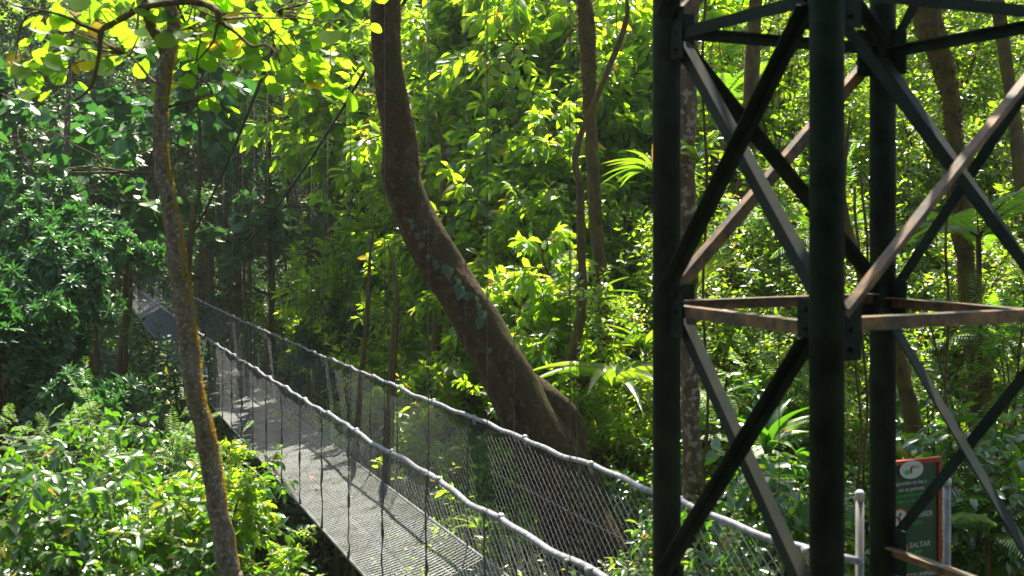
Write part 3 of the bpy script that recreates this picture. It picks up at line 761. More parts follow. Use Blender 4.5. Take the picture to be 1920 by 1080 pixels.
# the big curved tree
t2, b2, p2 = photo_trunk([(722, -60, 54), (723, 0, 54), (724, 60, 56), (728, 130, 56), (738, 200, 60), (748, 250, 62), (752, 290, 66), (752, 330, 70), (768, 380, 72), (797, 440, 78), (830, 500, 80), (868, 560, 84), (905, 620, 90), (938, 680, 92), (968, 740, 96), (1000, 800, 108), (1032, 860, 120), (1064, 930, 130), (1088, 1000, 142), (1110, 1080, 162)], 12.0, M['bark2'], 'tree', 'big brown curved tree trunk leaning across the middle behind the far handrail', lump=.035, n=120, k=36)
mb = MB()
q = lambda x, y, d=12.0: P(x, y, d) - b2
pp = smooth_path([[*q(985, 700, 12.1), .05], [*q(1020, 738, 12.1), .13], [*q(1046, 775, 12.1), .165], [*q(1066, 820, 12.1), .18], [*q(1076, 870, 12.1), .19], [*q(1092, 930, 12.1), .25], [*q(1110, 1020, 12.1), .27]], 40)
mb.tube(pp[:, :3], pp[:, 3], k=20, lump=.07, seed=9)
mb.build('burl', M['bark2'], t2)
mb = MB(); rr_ = [[*q(868, 600, 11.8), .07], [*q(905, 665, 11.78), .075], [*q(935, 730, 11.76), .08], [*q(955, 790, 11.75), .085], [*q(985, 860, 11.75), .1], [*q(1030, 960, 11.75), .12], [*q(1060, 1080, 11.75), .14]]
pp = smooth_path(rr_, 40); mb.tube(pp[:, :3], pp[:, 3], k=16, lump=.05, seed=3); mb.build('root_rib', M['bark2'], t2)
# moss fringe at the edges of the big trunk
lvm = Leaves('simple', rs)
for i in range(9000):
    k = rs.integers(4, 75); a = rs.uniform(0, 6.28); r = p2[k][3]; nrm = np.array([math.cos(a), math.sin(a), 0.])
    if math.sin(k * .33 + a) + math.sin(k * .9) < .2 and rs.random() < .8: continue
    c = p2[k][:3] + (p2[k + 1][:3] - p2[k][:3]) * rs.random()
    lvm.add(c + nrm * r * .97, nrm * .6 + rs.normal(0, .5, 3), rs.normal(0, 1, 3), rs.uniform(.012, .035) + (.03 * rs.random() if k < 42 else 0), .008)
M['moss2'] = leaf_mat('moss_dull', (G(.05, .045, .015), G(.08, .065, .02), G(.1, .08, .025)), (G(.15, .12, .02), G(.22, .18, .03), G(.3, .22, .03)), .6, .01, .4)
link('moss', lvm.mesh('moss'), M['moss2'], t2)
# climbing vine with heart leaves
vn = empty('climbing_vine', b2, 'blue green heart leaved vine climbing up the big curved trunk', 'vine')
lvv = Leaves('heart', rs); mbv = MB(); vp = []
def on_trunk(px, py):
    k = np.argmin(np.abs((p2[:, 2] + b2[2]) - (HY - py) * 11.75 / F)); c = p2[k][:3]; dx = (px - 960) * 11.75 / F - b2[0] - c[0]; r = p2[k][3] * .98
    dx = np.clip(dx, -r, r); return c + np.array([dx, -math.sqrt(max(r * r - dx * dx, 0)) - .012, 0])
vrow = [(772, 400), (785, 430), (790, 448), (812, 488), (832, 498), (848, 512), (862, 535), (876, 553), (890, 558), (898, 575), (904, 590), (902, 612)]
vpts = smooth_path([on_trunk(*v) for v in vrow], 50); mbv.tube(vpts, .006, k=5)
for i in range(21):
    k = int((i + .5 * rs.random()) / 21 * 49); sz_ = rs.uniform(.075, .11) * (1.15 if k > 18 else .7)
    dr = np.array([rs.normal(.1 if i % 2 else -.35, .3), -.12, -1.0]); lvv.add(vpts[k] + [0, -.02, 0] + rs.normal(0, .02, 3) * [1, .2, 1], dr, np.array([rs.normal(0, .2), -1, .25]), sz_, sz_ * .9)
for (px, py) in ((955, 742), (957, 755), (965, 790), (918, 655), (775, 330), (935, 700)):
    lvv.add(on_trunk(px, py) + [0, -.03, 0], np.array([.1, -.1, -1]), np.array([.1, -1, .2]), .06, .055)
mbv.build('stem', M['twig'], vn); link('foliage', lvv.mesh('foliage'), M['vine'], vn)

# other trunks that stand out
def quick_trunk(rows, d, mat, label, **kw): return photo_trunk(rows, d, M[mat], 'tree', label, **kw)
def mossy(root, p, n, wid, mat, seed):
    r_ = np.random.default_rng(seed); l_ = Leaves('simple', r_)
    for i in range(n):
        k = r_.integers(2, len(p) - 8); a = r_.uniform(0, 6.28); nrm = np.array([math.cos(a), math.sin(a), 0.])
        c = p[k][:3] + (p[k + 1][:3] - p[k][:3]) * r_.random()
        l_.add(c + nrm * p[k][3] * .95, nrm * .6 + r_.normal(0, .6, 3) - [0, 0, .4], r_.normal(0, 1, 3), r_.uniform(.3, 1) * wid, wid * .3)
    link('moss', l_.mesh('moss'), M[mat], root)
t3, b3, p3 = quick_trunk([(1082, -40, 26), (1094, 0, 28), (1101, 60, 30), (1104, 130, 28), (1107, 230, 22), (1110, 300, 24), (1117, 400, 24), (1124, 500, 24), (1132, 620, 26), (1140, 760, 28), (1150, 900, 30)], 15, 'bark3', 'thin dark mossy trunk rising between the big curved tree and the tower', lump=.12)
mossy(t3, p3[:28], 2500, .05, 'moss2', 4)
t4, b4, p4 = quick_trunk([(1296, -20, 34), (1292, 100, 34), (1290, 200, 34), (1286, 330, 34), (1288, 450, 32), (1292, 600, 32), (1295, 800, 34), (1300, 950, 38)], 11, 'bark5', 'blotchy pale barked trunk just behind the left column of the tower', lump=.08)
t5, b5, p5 = quick_trunk([(1735, -40, 70), (1742, 40, 55), (1775, 150, 34), (1790, 260, 30), (1797, 350, 34), (1808, 470, 32), (1822, 600, 40), (1838, 720, 44), (1845, 850, 50), (1865, 1000, 60)], 12.5, 'bark3', 'dark mossy crooked trunk seen through the right side of the tower', lump=.14, seed=5)
mossy(t5, p5, 3000, .07, 'moss2', 6)
t6, b6, p6 = quick_trunk([(1580, 380, 16), (1600, 470, 22), (1640, 560, 26), (1676, 640, 28), (1700, 740, 30), (1722, 850, 32), (1750, 960, 34)], 10.5, 'bark3', 'dark leaning trunk that comes down right behind the green sign', lump=.1, seed=6)
t7, b7, p7 = quick_trunk([(1168, 60, 10), (1084, 270, 12), (1088, 350, 14), (1090, 450, 15), (1092, 560, 17), (1080, 640, 19), (1068, 720, 20), (1060, 800, 22)], 14.2, 'bark3', 'thin crooked dark stem beside the mossy trunk, left of the tower', lump=.12, seed=7)
back = [((552, 180, 14), (548, 300, 15), (555, 420, 16), (562, 540, 16), (566, 650, 17), 34, 'bark4', 'straight slender grey trunk in the ravine under the two cables'),
        ((575, 100, 8), (560, 240, 9), (545, 330, 11), (552, 420, 12), (556, 500, 12), 33.5, 'bark4', 'thin forked grey stem leaning on the straight slender trunk in the ravine'),
        ((640, 360, 12), (628, 420, 18), (615, 500, 22), (610, 580, 24), (604, 680, 28), 30, 'bark3', 'stout dark trunk deep in the ravine, left of the big curved tree'),
        ((700, 330, 9), (655, 365, 14), (634, 400, 15), (622, 440, 15), (616, 500, 15), 29.9, 'bark3', 'thick bent bough reaching right from the stout ravine trunk'),
        ((372, 250, 12), (378, 350, 13), (388, 440, 14), (392, 520, 15), (396, 640, 16), 40, 'bark3', 'dark trunk right behind the slender mossy tree where the cables dip'),
        ((500, 350, 9), (505, 450, 10), (508, 540, 11), (512, 640, 12), (512, 700, 12), 38, 'bark3', 'faint thin trunk left of the straight slender grey one'),
        ((128, 190, 10), (122, 290, 12), (108, 350, 14), (98, 420, 16), (100, 560, 18), 22, 'bark4', 'slim mottled trunk at far left rising out of the whorled shrub'),
        ((28, 250, 10), (45, 300, 14), (70, 350, 16), (84, 400, 17), (92, 500, 18), 22.6, 'bark4', 'slanting mottled trunk at the far left edge, leaning to the right'),
        ((255, 110, 8), (250, 200, 8), (246, 300, 9), (240, 380, 10), (236, 470, 10), 30, 'bark3', 'thin dark trunk just left of the slender mossy tree'),
        ((475, 60, 14), (440, 140, 16), (405, 200, 20), (395, 270, 22), (380, 340, 24), 42, 'bark3', 'slanting dark trunk behind the round leaves above the cables'),
        ((1500, -20, 12), (1480, 120, 16), (1465, 260, 18), (1470, 420, 20), (1476, 600, 22), 19, 'bark3', 'thin dark trunk framed by the left bay of the tower'),
        ((830, 380, 18), (826, 450, 18), (822, 560, 20), (818, 660, 22), (815, 800, 24), 18, 'bark3', 'thin trunk seen just right of the big curved trunk, among laurels'),
        ((690, 560, 9), (684, 640, 10), (676, 720, 11), (672, 800, 12), (668, 860, 12), 17, 'bark3', 'thin stem behind the far side net, left of the big trunk'),
        ((740, 620, 14), (735, 700, 16), (732, 780, 18), (728, 860, 18), (722, 930, 18), 15.5, 'bark3', 'slim brown trunk behind the far handrail under the curved tree'),
        ((1400, 120, 16), (1392, 60, 14), (1405, 200, 14), (1440, 290, 12), (1450, 330, 10), 16, 'bark3', 'crooked mossy bough in the upper left bay of the tower')]
for i, r_ in enumerate(back[:-1]):
    quick_trunk(list(r_[:5]), r_[5], r_[6], r_[7], k=8, n=30, lump=.1, seed=20 + i)

# hanging lianas
for i, (px, y0_, y1_, d, lb) in enumerate([(575, 380, 640, 27, 'thin liana hanging just right of the straight slender trunk'), (463, 430, 620, 33, 'thin liana hanging in the dark gap left of the right cable'),
        (538, 410, 620, 30, 'thin liana hanging left of the straight slender trunk'), (655, 430, 650, 28, 'thin liana right of the stout ravine trunk'),
        (1608, 640, 900, 9.5, 'twisted liana beside the middle of the tower'), (1620, 620, 900, 9.6, 'dark liana hanging next to the twisted one behind the tower'),
        (1320, 60, 560, 10.5, 'thin cord like liana inside the left bay of the tower'), (1775, 560, 860, 10, 'thin liana left of the crooked dark trunk')]):
    a, b = P(px, y0_, d), P(px + 4, y1_, d); rs2 = np.random.default_rng(i); n = 26
    top = a + np.array([0, 0, 1.2]); g = float(ground(b[0], b[1])); bot = np.array([b[0], b[1], g])
    t = np.linspace(0, 1, n)[:, None]; p = top * (1 - t) + bot * t + np.c_[np.sin(t[:, 0] * 21 + i), np.cos(t[:, 0] * 17), np.zeros(n)] * .0022 * d
    m = MB(); m.tube(p - bot, .0012 * d, k=5); o = m.build('liana', M['bark3']); o.location = tuple(bot); tag(o, lb, 'liana', 'lianas hanging among the trees')

# ------------------------------------------------------------------ shrubs and trees with foliage
S = plant
def clear(px, s, py=900): return (4.09 + 1.6 * s) / (SL + (px - 960) / F) + max(0, 850 - py) * .007 if px > 560 else 0
# laurels right of the curved trunk
for a in [(860, 110, 16.5, 1.25, 'tall laurel with bright leaves filling the top just right of the curved trunk', 'tree'),
          (1000, 60, 17.5, 1.3, 'bright laurel crown at the top halfway between curved trunk and mossy trunk', 'tree'),
          (1170, 90, 17, 1.2, 'laurel crown at the top right beside the left tower column', 'tree'),
          (900, 280, 15.5, 1.05, 'laurel with arching twigs at the inner bend of the curved trunk', 'shrub'),
          (1030, 230, 16.2, 1.05, 'laurel crown lit from behind left of the thin mossy trunk', 'tree'),
          (1190, 240, 15.8, .95, 'laurel branching right of the thin mossy trunk, upper half', 'tree'),
          (980, 420, 15.2, .95, 'laurel shrub at mid height between the curved trunk and the thin stems', 'shrub'),
          (1160, 440, 14.8, .85, 'laurel shrub behind the thin mossy trunk at mid height', 'shrub'),
          (850, 330, 19.5, 1.2, 'laurel tree farther back seen over the bend of the curved trunk', 'tree'),
          (760, 130, 24, 1.5, 'farther laurel tree peeking on both sides of the curved trunk top', 'tree'),
          (1040, 560, 14.4, .8, 'laurel shrub against the right side of the leaning trunk', 'shrub'),
          (1200, 380, 19, 1.2, 'laurel tree farther back close to the left tower column', 'tree'),
          (800, 230, 19, .9, 'laurel crown directly right of the upper curved trunk', 'tree'), (930, 180, 18, .85, 'laurel crown over the first bend of the trunk, upper centre', 'tree'),
          (1060, 130, 18.5, .85, 'laurel crown just left of the thin mossy trunk top', 'tree'), (960, 30, 21, 1.0, 'laurel crown cut by the top edge in the centre', 'tree'),
          (890, 410, 16.5, .75, 'laurel shrub hugging the right side of the bend', 'shrub'), (1070, 400, 16.5, .75, 'laurel shrub between the two thin stems', 'shrub'),
          (1010, 330, 17.5, .8, 'laurel shrub in the middle of the laurel thicket', 'shrub'), (1130, 250, 17.5, .8, 'laurel shrub crossed by the thin mossy trunk', 'shrub'),
          (960, 520, 15.5, .65, 'laurel shrub low on the right side of the curved trunk', 'shrub'), (1100, 500, 15.6, .65, 'laurel shrub just above the perched bromeliad', 'shrub'),
          (1190, 520, 15.5, .6, 'laurel shrub beside the left tower column at mid height', 'shrub'), (780, 520, 21, .8, 'laurel bush left of the leaning trunk, highest of that side', 'shrub'),
          (850, 700, 16, .6, 'laurel bush tucked under the leaning trunk above the rail', 'shrub'), (730, 600, 22, .75, 'laurel bush over the far handrail left of the curved trunk', 'shrub')]:
    dn = max(a[2], 13 + (1000 - a[1]) * .0085, clear(a[0], a[3], a[1])); S('laurel', a[0], a[1], dn, a[3] * (dn / a[2]) ** .8, label=a[4], cat=a[5], group='bright laurels beyond the bridge')
for a in [(700, 560, 26, 1.0, 'bright bush far behind the handrail, leftmost of the bright ones', 'shrub'), (800, 620, 20.5, .9, 'bright bush centred between the far handrail and the trunk', 'shrub'), (740, 720, 22, .8, 'bright bush seen just over the far handrail below the trunk', 'shrub'),
          (770, 560, 17, .95, 'fine leaved bush in the angle left under the curved trunk', 'shrub'),
          (720, 640, 16.5, .85, 'bright fine leaved bush above the far handrail left of the curved trunk', 'shrub'),
          (840, 640, 15.8, .85, 'fine leaved bush touching the left side of the leaning trunk', 'shrub'),
          (780, 770, 15.0, .8, 'fine leaved bush behind the far net below the curved trunk', 'shrub'),
          (880, 770, 14.6, .8, 'fine leaved bush behind the rail just left of the trunk foot', 'shrub'),
          (840, 880, 13.8, .8, 'fine leaved bush low behind the side net, between deck and trunk', 'shrub'),
          (940, 930, 13.2, .75, 'fine leaved bush at the left of the trunk foot, half behind the net', 'shrub'),
          (760, 900, 15.5, .8, 'fine leaved bush under the far edge of the deck', 'shrub'),
          (980, 1040, 12.9, .7, 'fine leaved bush at the bottom beside the near end of the deck', 'shrub'),
          (1110, 660, 15.5, .9, 'fine leaved bush right of the leaning trunk at its burl', 'shrub'),
          (1180, 560, 16.5, .95, 'fine leaved bush behind the bromeliad on the thin trunk', 'shrub'),
          (940, 330, 21, 1.5, 'fine leaved tree deep behind the laurels, centre of the picture', 'tree'),
          (1100, 330, 22, 1.5, 'fine leaved tree deep behind the thin mossy trunk', 'tree'),
          (900, 500, 20, 1.3, 'fine leaved tree behind the middle of the curved trunk', 'tree'),
          (1200, 820, 13.9, .6, 'fine leaved bush left of the tower behind the rail', 'shrub')]:
    dn = max(a[2], 12.5 + (1000 - a[1]) * .008, clear(a[0], a[3], a[1])); S('laurel_fine', a[0], a[1], dn, a[3] * (dn / a[2]) ** .8, label=a[4], cat=a[5], group='fine leaved bushes beyond the bridge')
# glossy broad-leaved shrubs
for a in [(1225, 920, 12.2, .45, 'dark glossy shrub behind the rail where it meets the left tower column'),
          (1225, 1080, 10.8, .5, 'dark glossy shrub at the bottom beside the left tower column'),
          (1390, 1000, 10.5, .6, 'glossy shrub at the bottom in the left bay of the tower'),
          (1450, 1040, 9.8, .75, 'glossy shrub at the bottom beside the middle column'),
          (1420, 880, 12, .85, 'glossy shrub above the handrail in the left bay of the tower'),
          (1820, 950, 10, .8, 'white glinting glossy shrub right of the sign and its post'),
          (1900, 1020, 9.6, .8, 'dark glossy shrub in the bottom right corner'),
          (1800, 820, 11.5, .7, 'glossy shrub just above the post right of the sign'),
          (90, 970, 10.5, .7, 'glossy shrub with white glints at the left edge, middle of the lower thicket'),
          (50, 1040, 9.3, .7, 'glossy shrub in the bottom left corner'),
          (200, 1020, 10.0, .65, 'glossy shrub in the lower thicket, second from the left edge'),
          (300, 975, 11.2, .65, 'glossy shrub left of the slender mossy trunk with pale shining leaves'),
          (290, 1060, 9.2, .65, 'glossy shrub at the bottom left of the slender mossy trunk'),
          (390, 1050, 9.9, .55, 'glossy shrub right behind the foot of the slender mossy trunk'),
          (460, 1150, 9.9, .45, 'glossy shrub at the bottom right of the slender mossy trunk'),
          (570, 1180, 10.9, .45, 'glossy shrub at the bottom close under the deck edge'),
          (230, 905, 13, .7, 'glossy shrub at the top of the lower thicket left of the trunk'),
          (150, 1120, 8.8, .6, 'glossy shrub at the bottom edge near the left corner'),
          (350, 900, 12.5, .55, 'small glossy shrub where the thicket meets the slender trunk')]:
    S('glossy', *a[:4], label=a[4], group='glossy broad leaved shrubs')
for a in [(425, 935, 9.6, .3, 'bright green shrub reaching up against the left edge of the deck'),
          (345, 985, 10.2, .36, 'bright green shrub right of the slender trunk below the deck'),
          (500, 1120, 11.8, .42, 'shaded green shrub under the left edge of the deck')]:
    S('laurel', *a[:4], label=a[4], cat='shrub', group='bright shrubs at the deck edge', sz=.8)
# feathery shrubs
for a in [(190, 840, 12.5, .6, 'feathery shrub standing highest in the lower left thicket'), (90, 850, 13.5, .6, 'feathery shrub at the left edge above the thicket'),
          (320, 850, 12, .5, 'feathery shrub beside the slender trunk in the thicket'), (690, 600, 22, .7, 'feathery plant with grey green fronds above the far handrail'),
          (1850, 640, 11, .85, 'feathery bright fern plant at the right edge behind the tower'), (1500, 420, 14, .9, 'feathery bright plant behind the middle tower column'),
          (1400, 760, 12.5, .8, 'feathery fern plant low in the left bay of the tower')]:
    S('feather', *a[:4], label=a[4], group='feathery shrubs')
# whorled shrubs at the left
for a in [(140, 480, 18, .7, 'whorled leaf shrub left of the bridge entrance'), (55, 520, 17.5, .74, 'whorled leaf shrub at the left edge beside the slim mottled trunk'),
          (70, 590, 16.5, .7, 'whorled leaf shrub midway down the shaded left bank'), (30, 640, 16, .72, 'whorled leaf shrub low at the left in the shade'),
          (120, 770, 15.5, .62, 'lowest whorled leaf shrub, right behind the bright thicket'), (40, 730, 17, .66, 'whorled leaf shrub at the left edge above the thicket'),
          (650, 640, 22, .8, 'whorled leaf shrub behind the far handrail under the ravine trunk'), (20, 420, 20, .7, 'whorled leaf shrub highest at the left edge')]:
    S('rosette', *a[:4], label=a[4], cat='shrub', group='shrubs with whorled leaves')
# round-leaved trees further back
for a in [(645, 40, 25, .62, 'round leaved tree at the top between the right cable and the curved trunk'), (500, 40, 29, .72, 'round leaved tree behind the dark cable at the very top'), (585, 150, 26, .55, 'round leaved tree just under the topmost ones beside the right cable'),
          (205, 250, 23, 1.25, 'round leaved tree in the shade left of the slender trunk'),
          (60, 240, 24, 1.25, 'round leaved tree at the upper left edge'), (575, 340, 30, 1.05, 'round leaved tree with yellow leaves between the two cables'),]:
    S('roundbig' if 23 < a[2] < 30 and a[0] > 300 else 'roundshade', *a[:4], label=a[4], cat='tree', group='round leaved trees', trunk=.055)
# small-leaved shrubs behind the tower
for a in [(1380, 110, 17, 1.25, 'small leaved tree in the top left bay of the tower', 'tree'), (1470, 250, 16, 1.05, 'small leaved bush between left and middle columns, upper half', 'shrub'),
          (1360, 330, 18, 1.2, 'small leaved tree behind the crossed braces of the left bay', 'tree'), (1440, 420, 16, 1.0, 'small leaved bush in the centre of the left bay', 'shrub'),
          (1350, 560, 15, 1.0, 'small leaved bush behind the left ring bars', 'shrub'), (1470, 650, 14, .9, 'small leaved bush just left of the middle column, lower half', 'shrub'),
          (1350, 720, 14, .9, 'small leaved bush right of the pale barked trunk', 'shrub'), (1440, 780, 13.5, .8, 'glinting small leaved bush in the lower left bay', 'shrub'),
          (1600, 330, 17, 1.1, 'small leaved tree between the middle and back columns', 'tree'), (1590, 560, 14, .8, 'small leaved bush low between middle and back columns', 'shrub'),
          (1600, 780, 12, .7, 'small leaved bush above the post left of the sign', 'shrub'), (1720, 250, 17, 1.1, 'small leaved tree right of the back column, upper half', 'tree'),
          (1850, 120, 18, 1.3, 'small leaved tree in the upper right corner', 'tree'), (1740, 90, 21, 1.4, 'small leaved tree far up behind the top right braces', 'tree'),
          (1880, 330, 16, 1.0, 'small leaved tree at the right edge, upper half', 'tree'), (1730, 480, 15, 1.0, 'small leaved bush right of the back column at mid height', 'shrub'),
          (1890, 480, 14.5, .9, 'small leaved bush at the right edge, mid height', 'shrub'), (1740, 660, 13, .85, 'glinting small leaved bush above the green sign', 'shrub'),
          (1890, 720, 13, .85, 'small leaved bush at the right edge, lower half', 'shrub'), (1830, 560, 15, .95, 'small leaved bush right of the crooked dark trunk', 'shrub'),
          (1500, 560, 19, 1.2, 'small leaved tree deep behind the middle column', 'tree'), (1680, 600, 19, 1.2, 'small leaved tree deep behind the back column', 'tree'),
          (1300, 640, 19, 1.2, 'small leaved tree deep behind the left column', 'tree'), (1880, 880, 11, .7, 'dim small leaved bush at the lower right edge', 'shrub'),
          (1260, 470, 20, 1.2, 'small leaved tree showing left and right of the left column', 'tree')]:
    dn = max(a[2], 11 + (1000 - a[1]) * .011); S('small', a[0], a[1], dn, a[3] * (dn / a[2]) ** .8, label=a[4], cat=a[5], group='small leaved plants behind the tower')

for a in [(70, 320, 27, .9, 'dark bushy tree behind the whorled shrubs at the left edge'), (175, 300, 29, .85, 'dark bushy tree between the slim mottled trunk and the slender one'),
          (255, 390, 31, .8, 'dark bushy tree just above the far bridge end'), (130, 170, 34, 1.0, 'dark tree behind the hanging round leaves, upper left'), (270, 230, 36, 1.0, 'dark tree half hidden by the slender mossy trunk'),
          (470, 300, 38, 1.0, 'dark tree behind the lower run of the dark cable'), (640, 430, 33, .9, 'dark tree behind the bent bough in the ravine'), (540, 470, 37, 1.0, 'dark bush behind the straight slender trunk low in the ravine')]:
    S('forest', *a[:4], label=a[4], cat='tree', group='dark trees shading the ravine', trunk=.09)
# forest on the far slopes
zones = [(-60, 110, 'at the left edge'), (110, 290, 'left of the slender mossy trunk'), (290, 460, 'right of the slender mossy trunk'), (460, 700, 'between the cables and the curved trunk'),
         (700, 960, 'over the curved trunk'), (960, 1230, 'left of the tower'), (1230, 1560, 'behind the left tower bay'), (1560, 1980, 'behind the right tower bay')]
rowsn = [(26, 34, 'low in the ravine'), (34, 46, 'halfway up the ravine'), (46, 62, 'high on the far slope'), (62, 92, 'topmost on the far slope'), (95, 135, 'on the distant ridge')]
fr = np.random.default_rng(11)
ordn = ['', 'second ', 'third ', 'fourth ']
for zi, (xa, xb, zn) in enumerate(zones):
    for ri, (da, db, rn) in enumerate(rowsn):
        n = 3 if zi < 4 else 2
        if (zi >= 4 and ri < 1) or (ri == 4 and zi > 5): continue
        xs = np.sort(fr.uniform(xa, xb, n)) if n == 1 else [xa + (xb - xa) * (i + .5 + fr.uniform(-.3, .3)) / n for i in range(n)]
        for i, px in enumerate(xs):
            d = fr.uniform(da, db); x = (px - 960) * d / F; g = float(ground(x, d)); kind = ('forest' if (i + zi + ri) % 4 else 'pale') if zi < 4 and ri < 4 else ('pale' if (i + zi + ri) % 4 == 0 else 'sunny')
            s = (1.0 + .018 * (d - 20)) * fr.uniform(.85, 1.2); h = fr.uniform(2.5, 6.5) if ri < 3 else fr.uniform(3, 9)
            if (zi >= 4 and ri == 3) or ri == 4: s *= 1.3
            py = HY - (g + h) * F / d
            if py < -260: continue
            pos = ['leftmost', 'middle', 'rightmost'][i] if n == 3 else ['left', 'right'][i]
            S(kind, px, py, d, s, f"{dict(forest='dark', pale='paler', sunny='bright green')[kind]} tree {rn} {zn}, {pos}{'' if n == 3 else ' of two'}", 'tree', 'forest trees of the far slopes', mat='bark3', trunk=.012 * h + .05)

# tall trees with unseen crowns, added to shade the ravine's left and the lower right
for i, (x, y, z, s) in enumerate([(-16, 44, 15, 1.15), (-9, 46, 15, 1.1), (-22, 52, 17, 1.2), (-13, 55, 19, 1.2), (-4, 52, 18, 1.0), (-28, 60, 20, 1.3), (-17, 66, 24, 1.3), (-8, 64, 24, 1.2), (-12, 38, 14, .8), (-5, 44, 15, .9), (-16, 47, 16, 1.0), (-10, 61, 21, 1.2), (-3, 61, 20, 1.0), (3.3, 15.5, 9.2, .34), (6.2, 16, 9, .4), (8.8, 19, 10, .45)]):
    S('roof', 960 + x * F / y, HY - z * F / y, y, s, 'tall overstory tree, its unseen crown added above the frame for shade', 'tree', 'tall overstory trees', mat='bark3', trunk=.075)

# ------------------------------------------------------------------ strap-leaved plants, palms
def strap_plant(px, py, d, n, L, W, label, name='bromeliad', cat='bromeliad', seed=0, mat='strap', el=(.3, 1.25), group=None):
    rs_ = np.random.default_rng(seed + abs(int(px))); lv_ = Leaves('strap', rs_); q = P(px, py, d)
    for i in range(n):
        a = i * 2.4 + rs_.uniform(-.2, .2); e = rs_.uniform(*el); l = L * rs_.uniform(.7, 1.15)
        dr = np.array([math.cos(a) * math.cos(e), math.sin(a) * math.cos(e), math.sin(e)])
        nn = np.array([-math.cos(a) * math.sin(e), -math.sin(a) * math.sin(e), math.cos(e)])
        lv_.add(np.array([math.cos(a), math.sin(a), 0]) * .02, dr, nn, l, W * rs_.uniform(.8, 1.2))
    o = link(name, lv_.mesh(name), M[mat]); o.location = tuple(q); tag(o, label, cat, group)
    return o
strap_plant(1226, 330, 14.6, 34, .62, .045, 'spiky bromeliad tuft with long thin leaves left of the tower, upper half')
strap_plant(1112, 575, 14.6, 34, .5, .055, 'bromeliad with a reddish base perched on the thin mossy trunk')
strap_plant(1205, 660, 13.8, 22, .6, .06, 'bromeliad with yellowing blades near the left tower column')
strap_plant(1150, 725, 13.2, 12, 1.0, .13, 'plant with long arching striped blades right of the leaning trunk', 'arum', 'plant', el=(.2, .7))
strap_plant(1296, 560, 10.8, 9, .62, .06, 'strap leaved epiphyte clinging to the pale trunk in the left bay', el=(1.1, 1.5))
strap_plant(1305, 300, 10.7, 10, .4, .06, 'small epiphyte high on the pale trunk in the left bay')
strap_plant(1440, 850, 11, 9, .6, .12, 'broad bladed plant in the lower left bay of the tower', 'arum', 'plant', el=(.7, 1.4), mat='broad')
strap_plant(1712, 890, 9.8, 5, .42, .11, 'bright upright broad leaves rising behind the green sign', 'arum', 'plant', el=(1.2, 1.5))
strap_plant(1480, 480, 16, 14, .9, .1, 'arching bladed plant behind the left bay braces', 'arum', 'plant', el=(.3, 1.2))
strap_plant(900, 1000, 13.5, 14, .45, .06, 'grassy tuft low between deck and trunk foot', 'arum', 'plant', el=(.4, 1.3))
strap_plant(610, 520, 29.5, 22, .6, .08, 'bromeliad on the stout ravine trunk', el=(.2, 1.2))

def palm(px, py, d, n, L, label, seed=0, leaf=.22, name='palm', mat='fern', droop=1.1, nl=26, el=(.2, 1.1)):
    q = P(px, py, d); g = float(ground(q[0], q[1])); g = min(g, q[2] - .1); root = empty(name, (q[0], q[1], g), label, 'palm' if name == 'palm' else 'fern')
    rs_ = np.random.default_rng(seed); top = np.array([0, 0, q[2] - g])
    for i in range(n):
        lv_ = Leaves('simple', rs_); mbp = MB()
        a = i / n * 6.283 + rs_.uniform(-.25, .25); e = rs_.uniform(*el); pts = [top]; l = L * rs_.uniform(.8, 1.1)
        for k in range(12):
            dr = np.array([math.cos(a) * math.cos(e), math.sin(a) * math.cos(e), math.sin(e)]); pts.append(pts[-1] + dr * l / 12); e -= droop / 12
        pts = np.array(pts); mbp.tube(pts, np.linspace(.012, .003, 13) * (L / 1.5), k=4)
        for k in range(nl):
            t = .1 + .9 * k / nl; qq = t * 11.99; j = int(qq); p = pts[j] + (pts[j + 1] - pts[j]) * (qq - j); tg = unit(pts[j + 1] - pts[j])
            side = unit(np.cross(tg, [0, 0, 1.]))
            ll = leaf * (math.sin(math.pi * min(1, t * .85 + .12)) * .9 + .15)
            for s_ in (-1, 1): lv_.add(p, side * s_ + tg * .6 + [0, 0, -.25], np.array([0, 0, 1.]) + rs_.normal(0, .1, 3), ll, ll * .13 + .004)
        # rachis and leaflets form one frond
        me = lv_.mesh('frond'); fo = link('frond', me, M[mat], root); mbp.build('rachis', M['twig'], fo)
    m = MB(); m.tube([(0, 0, -.2), (.02, 0, top[2] * .5), tuple(top)], .03 * (L / 1.2), k=8); m.build('trunk', M['bark3'], root)
palm(1835, 445, 11.5, 9, 1.1, 'palm with drooping feathered fronds at the right edge, mid height', 3)
palm(1440, 850, 11.8, 8, .8, 'pale fern with fanned fronds in the lower left bay of the tower', 4, leaf=.16, name='fern', mat='pale')
palm(1900, 640, 12, 8, .9, 'bright tree fern at the right edge below the palm', 5, leaf=.2, name='fern')
palm(1060, 120, 25, 10, 1.8, 'palm crown faint among the trees high behind the thin mossy trunk', 6, leaf=.4)
palm(1560, 450, 13, 8, .8, 'bright fern behind the middle column of the tower', 7, leaf=.17, name='fern')
palm(1350, 200, 17, 8, 1.2, 'fern hanging in the upper left bay of the tower', 8, leaf=.25, name='fern')
palm(1850, 1000, 9.2, 9, .9, 'dark fern low at the right of the post beside the sign', 9, leaf=.17, name='fern')

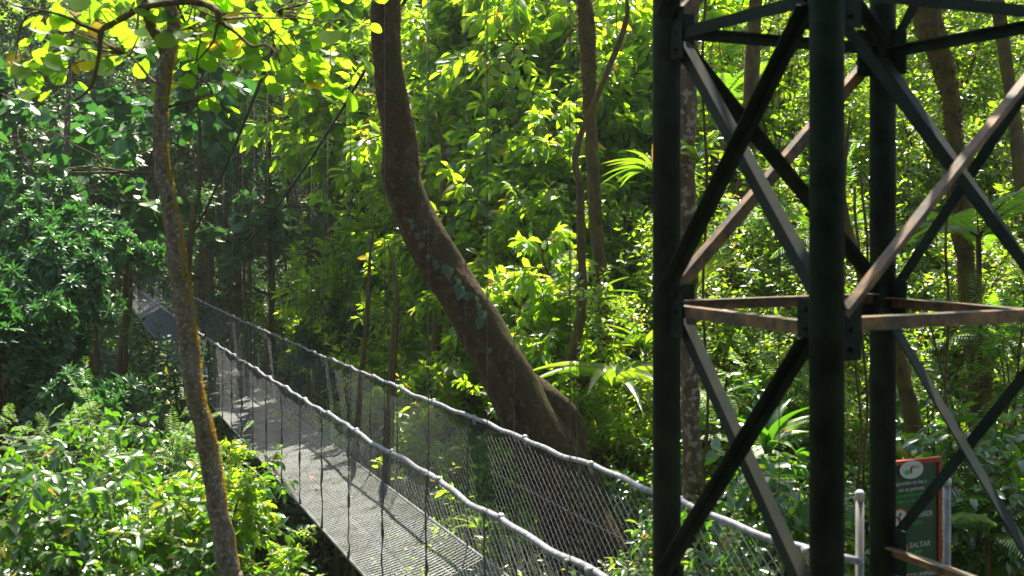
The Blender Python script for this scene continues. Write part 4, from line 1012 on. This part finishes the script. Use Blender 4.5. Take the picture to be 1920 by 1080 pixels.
# ------------------------------------------------------------------ haze
hz = MB(); hz.box((0, 68, 30), (460, 220, 150)); hm, hN, hL = newmat('haze')
hv = hN.new('ShaderNodeVolumePrincipled'); hv.inputs['Color'].default_value = (.9, 1, .85, 1); hv.inputs['Density'].default_value = .00045; hv.inputs['Anisotropy'].default_value = .3
ho = hN.new('ShaderNodeOutputMaterial'); hL.new(hv.outputs[0], ho.inputs['Volume'])
tag(hz.build('haze', hm, smooth=False), kind='stuff')
# ------------------------------------------------------------------ undergrowth
def undergrowth(name, n, dr, xr, matk, size, hgt, seed, per=7, mask=None, tpl='simple', dpow=1.0):
    r_ = np.random.default_rng(seed)
    d = dr[0] + (dr[1] - dr[0]) * r_.random(n) ** dpow; px = r_.uniform(xr[0], xr[1], n); x = (px - 960) * d / F
    if mask is not None: k = mask(x, d); x, d = x[k], d[k]; n = len(x)
    z = ground(x, d); sc_ = size[0] + size[1] * (d / 50)
    c = np.c_[x, d, z + r_.random(n) * hgt * (1 + d / 40)]
    Pp = np.repeat(c, per, 0); m_ = len(Pp); a = r_.uniform(0, 6.283, m_); e = r_.normal(.1, .5, m_)
    A = np.c_[np.cos(a) * np.cos(e), np.sin(a) * np.cos(e), np.sin(e)]; s_ = np.repeat(sc_, per) * r_.uniform(.6, 1.3, m_)
    Pp = Pp + A * s_[:, None] * r_.uniform(.1, .9, (m_, 1)); Nn = np.c_[r_.normal(0, .4, m_), r_.normal(0, .4, m_), np.ones(m_)]
    V, f, k = leaf_verts(Pp, A, Nn, s_, s_ * .5, tpl)
    o = make_obj(name, V, f, M[matk], None, np.repeat(r_.random(m_), k)); tag(o, kind='stuff'); return o
r_ = np.random.default_rng(77); n_ = 17000  # unseen leaves behind and over the camera, added to keep sky light off
Pc = np.c_[r_.uniform(-16, 18, n_), r_.uniform(-16, -5, n_), r_.uniform(-2, 13, n_)]
top_ = r_.random(n_) < .45; Pc[top_, 1] = r_.uniform(-14, -.5, top_.sum()); Pc[top_, 2] = r_.uniform(8, 12, top_.sum())
V_, f_, k_ = leaf_verts(Pc, r_.normal(0, 1, (n_, 3)), r_.normal(0, 1, (n_, 3)) + [0, 0, 1], r_.uniform(.4, .9, n_), r_.uniform(.3, .5, n_), 'simple')
tag(make_obj('forest', V_, f_, M['dark'], None, np.repeat(r_.random(n_), k_)), 'unseen leaf mass behind the camera, added to block sky light', kind='stuff')
offb = lambda x, y: (np.abs(x - (XL(y) + .55)) > .9) | (y > 22)
tag(undergrowth('undergrowth', 16000, (5.5, 24), (-200, 2100), 'small', (.06, .10), .5, 1, mask=offb, dpow=1.0), 'low leafy ground cover on the near banks')
tag(undergrowth('undergrowth', 44000, (20, 165), (-150, 2050), 'dark', (.07, .22), 1.1, 2, dpow=.9), 'leafy undergrowth covering the far slopes')
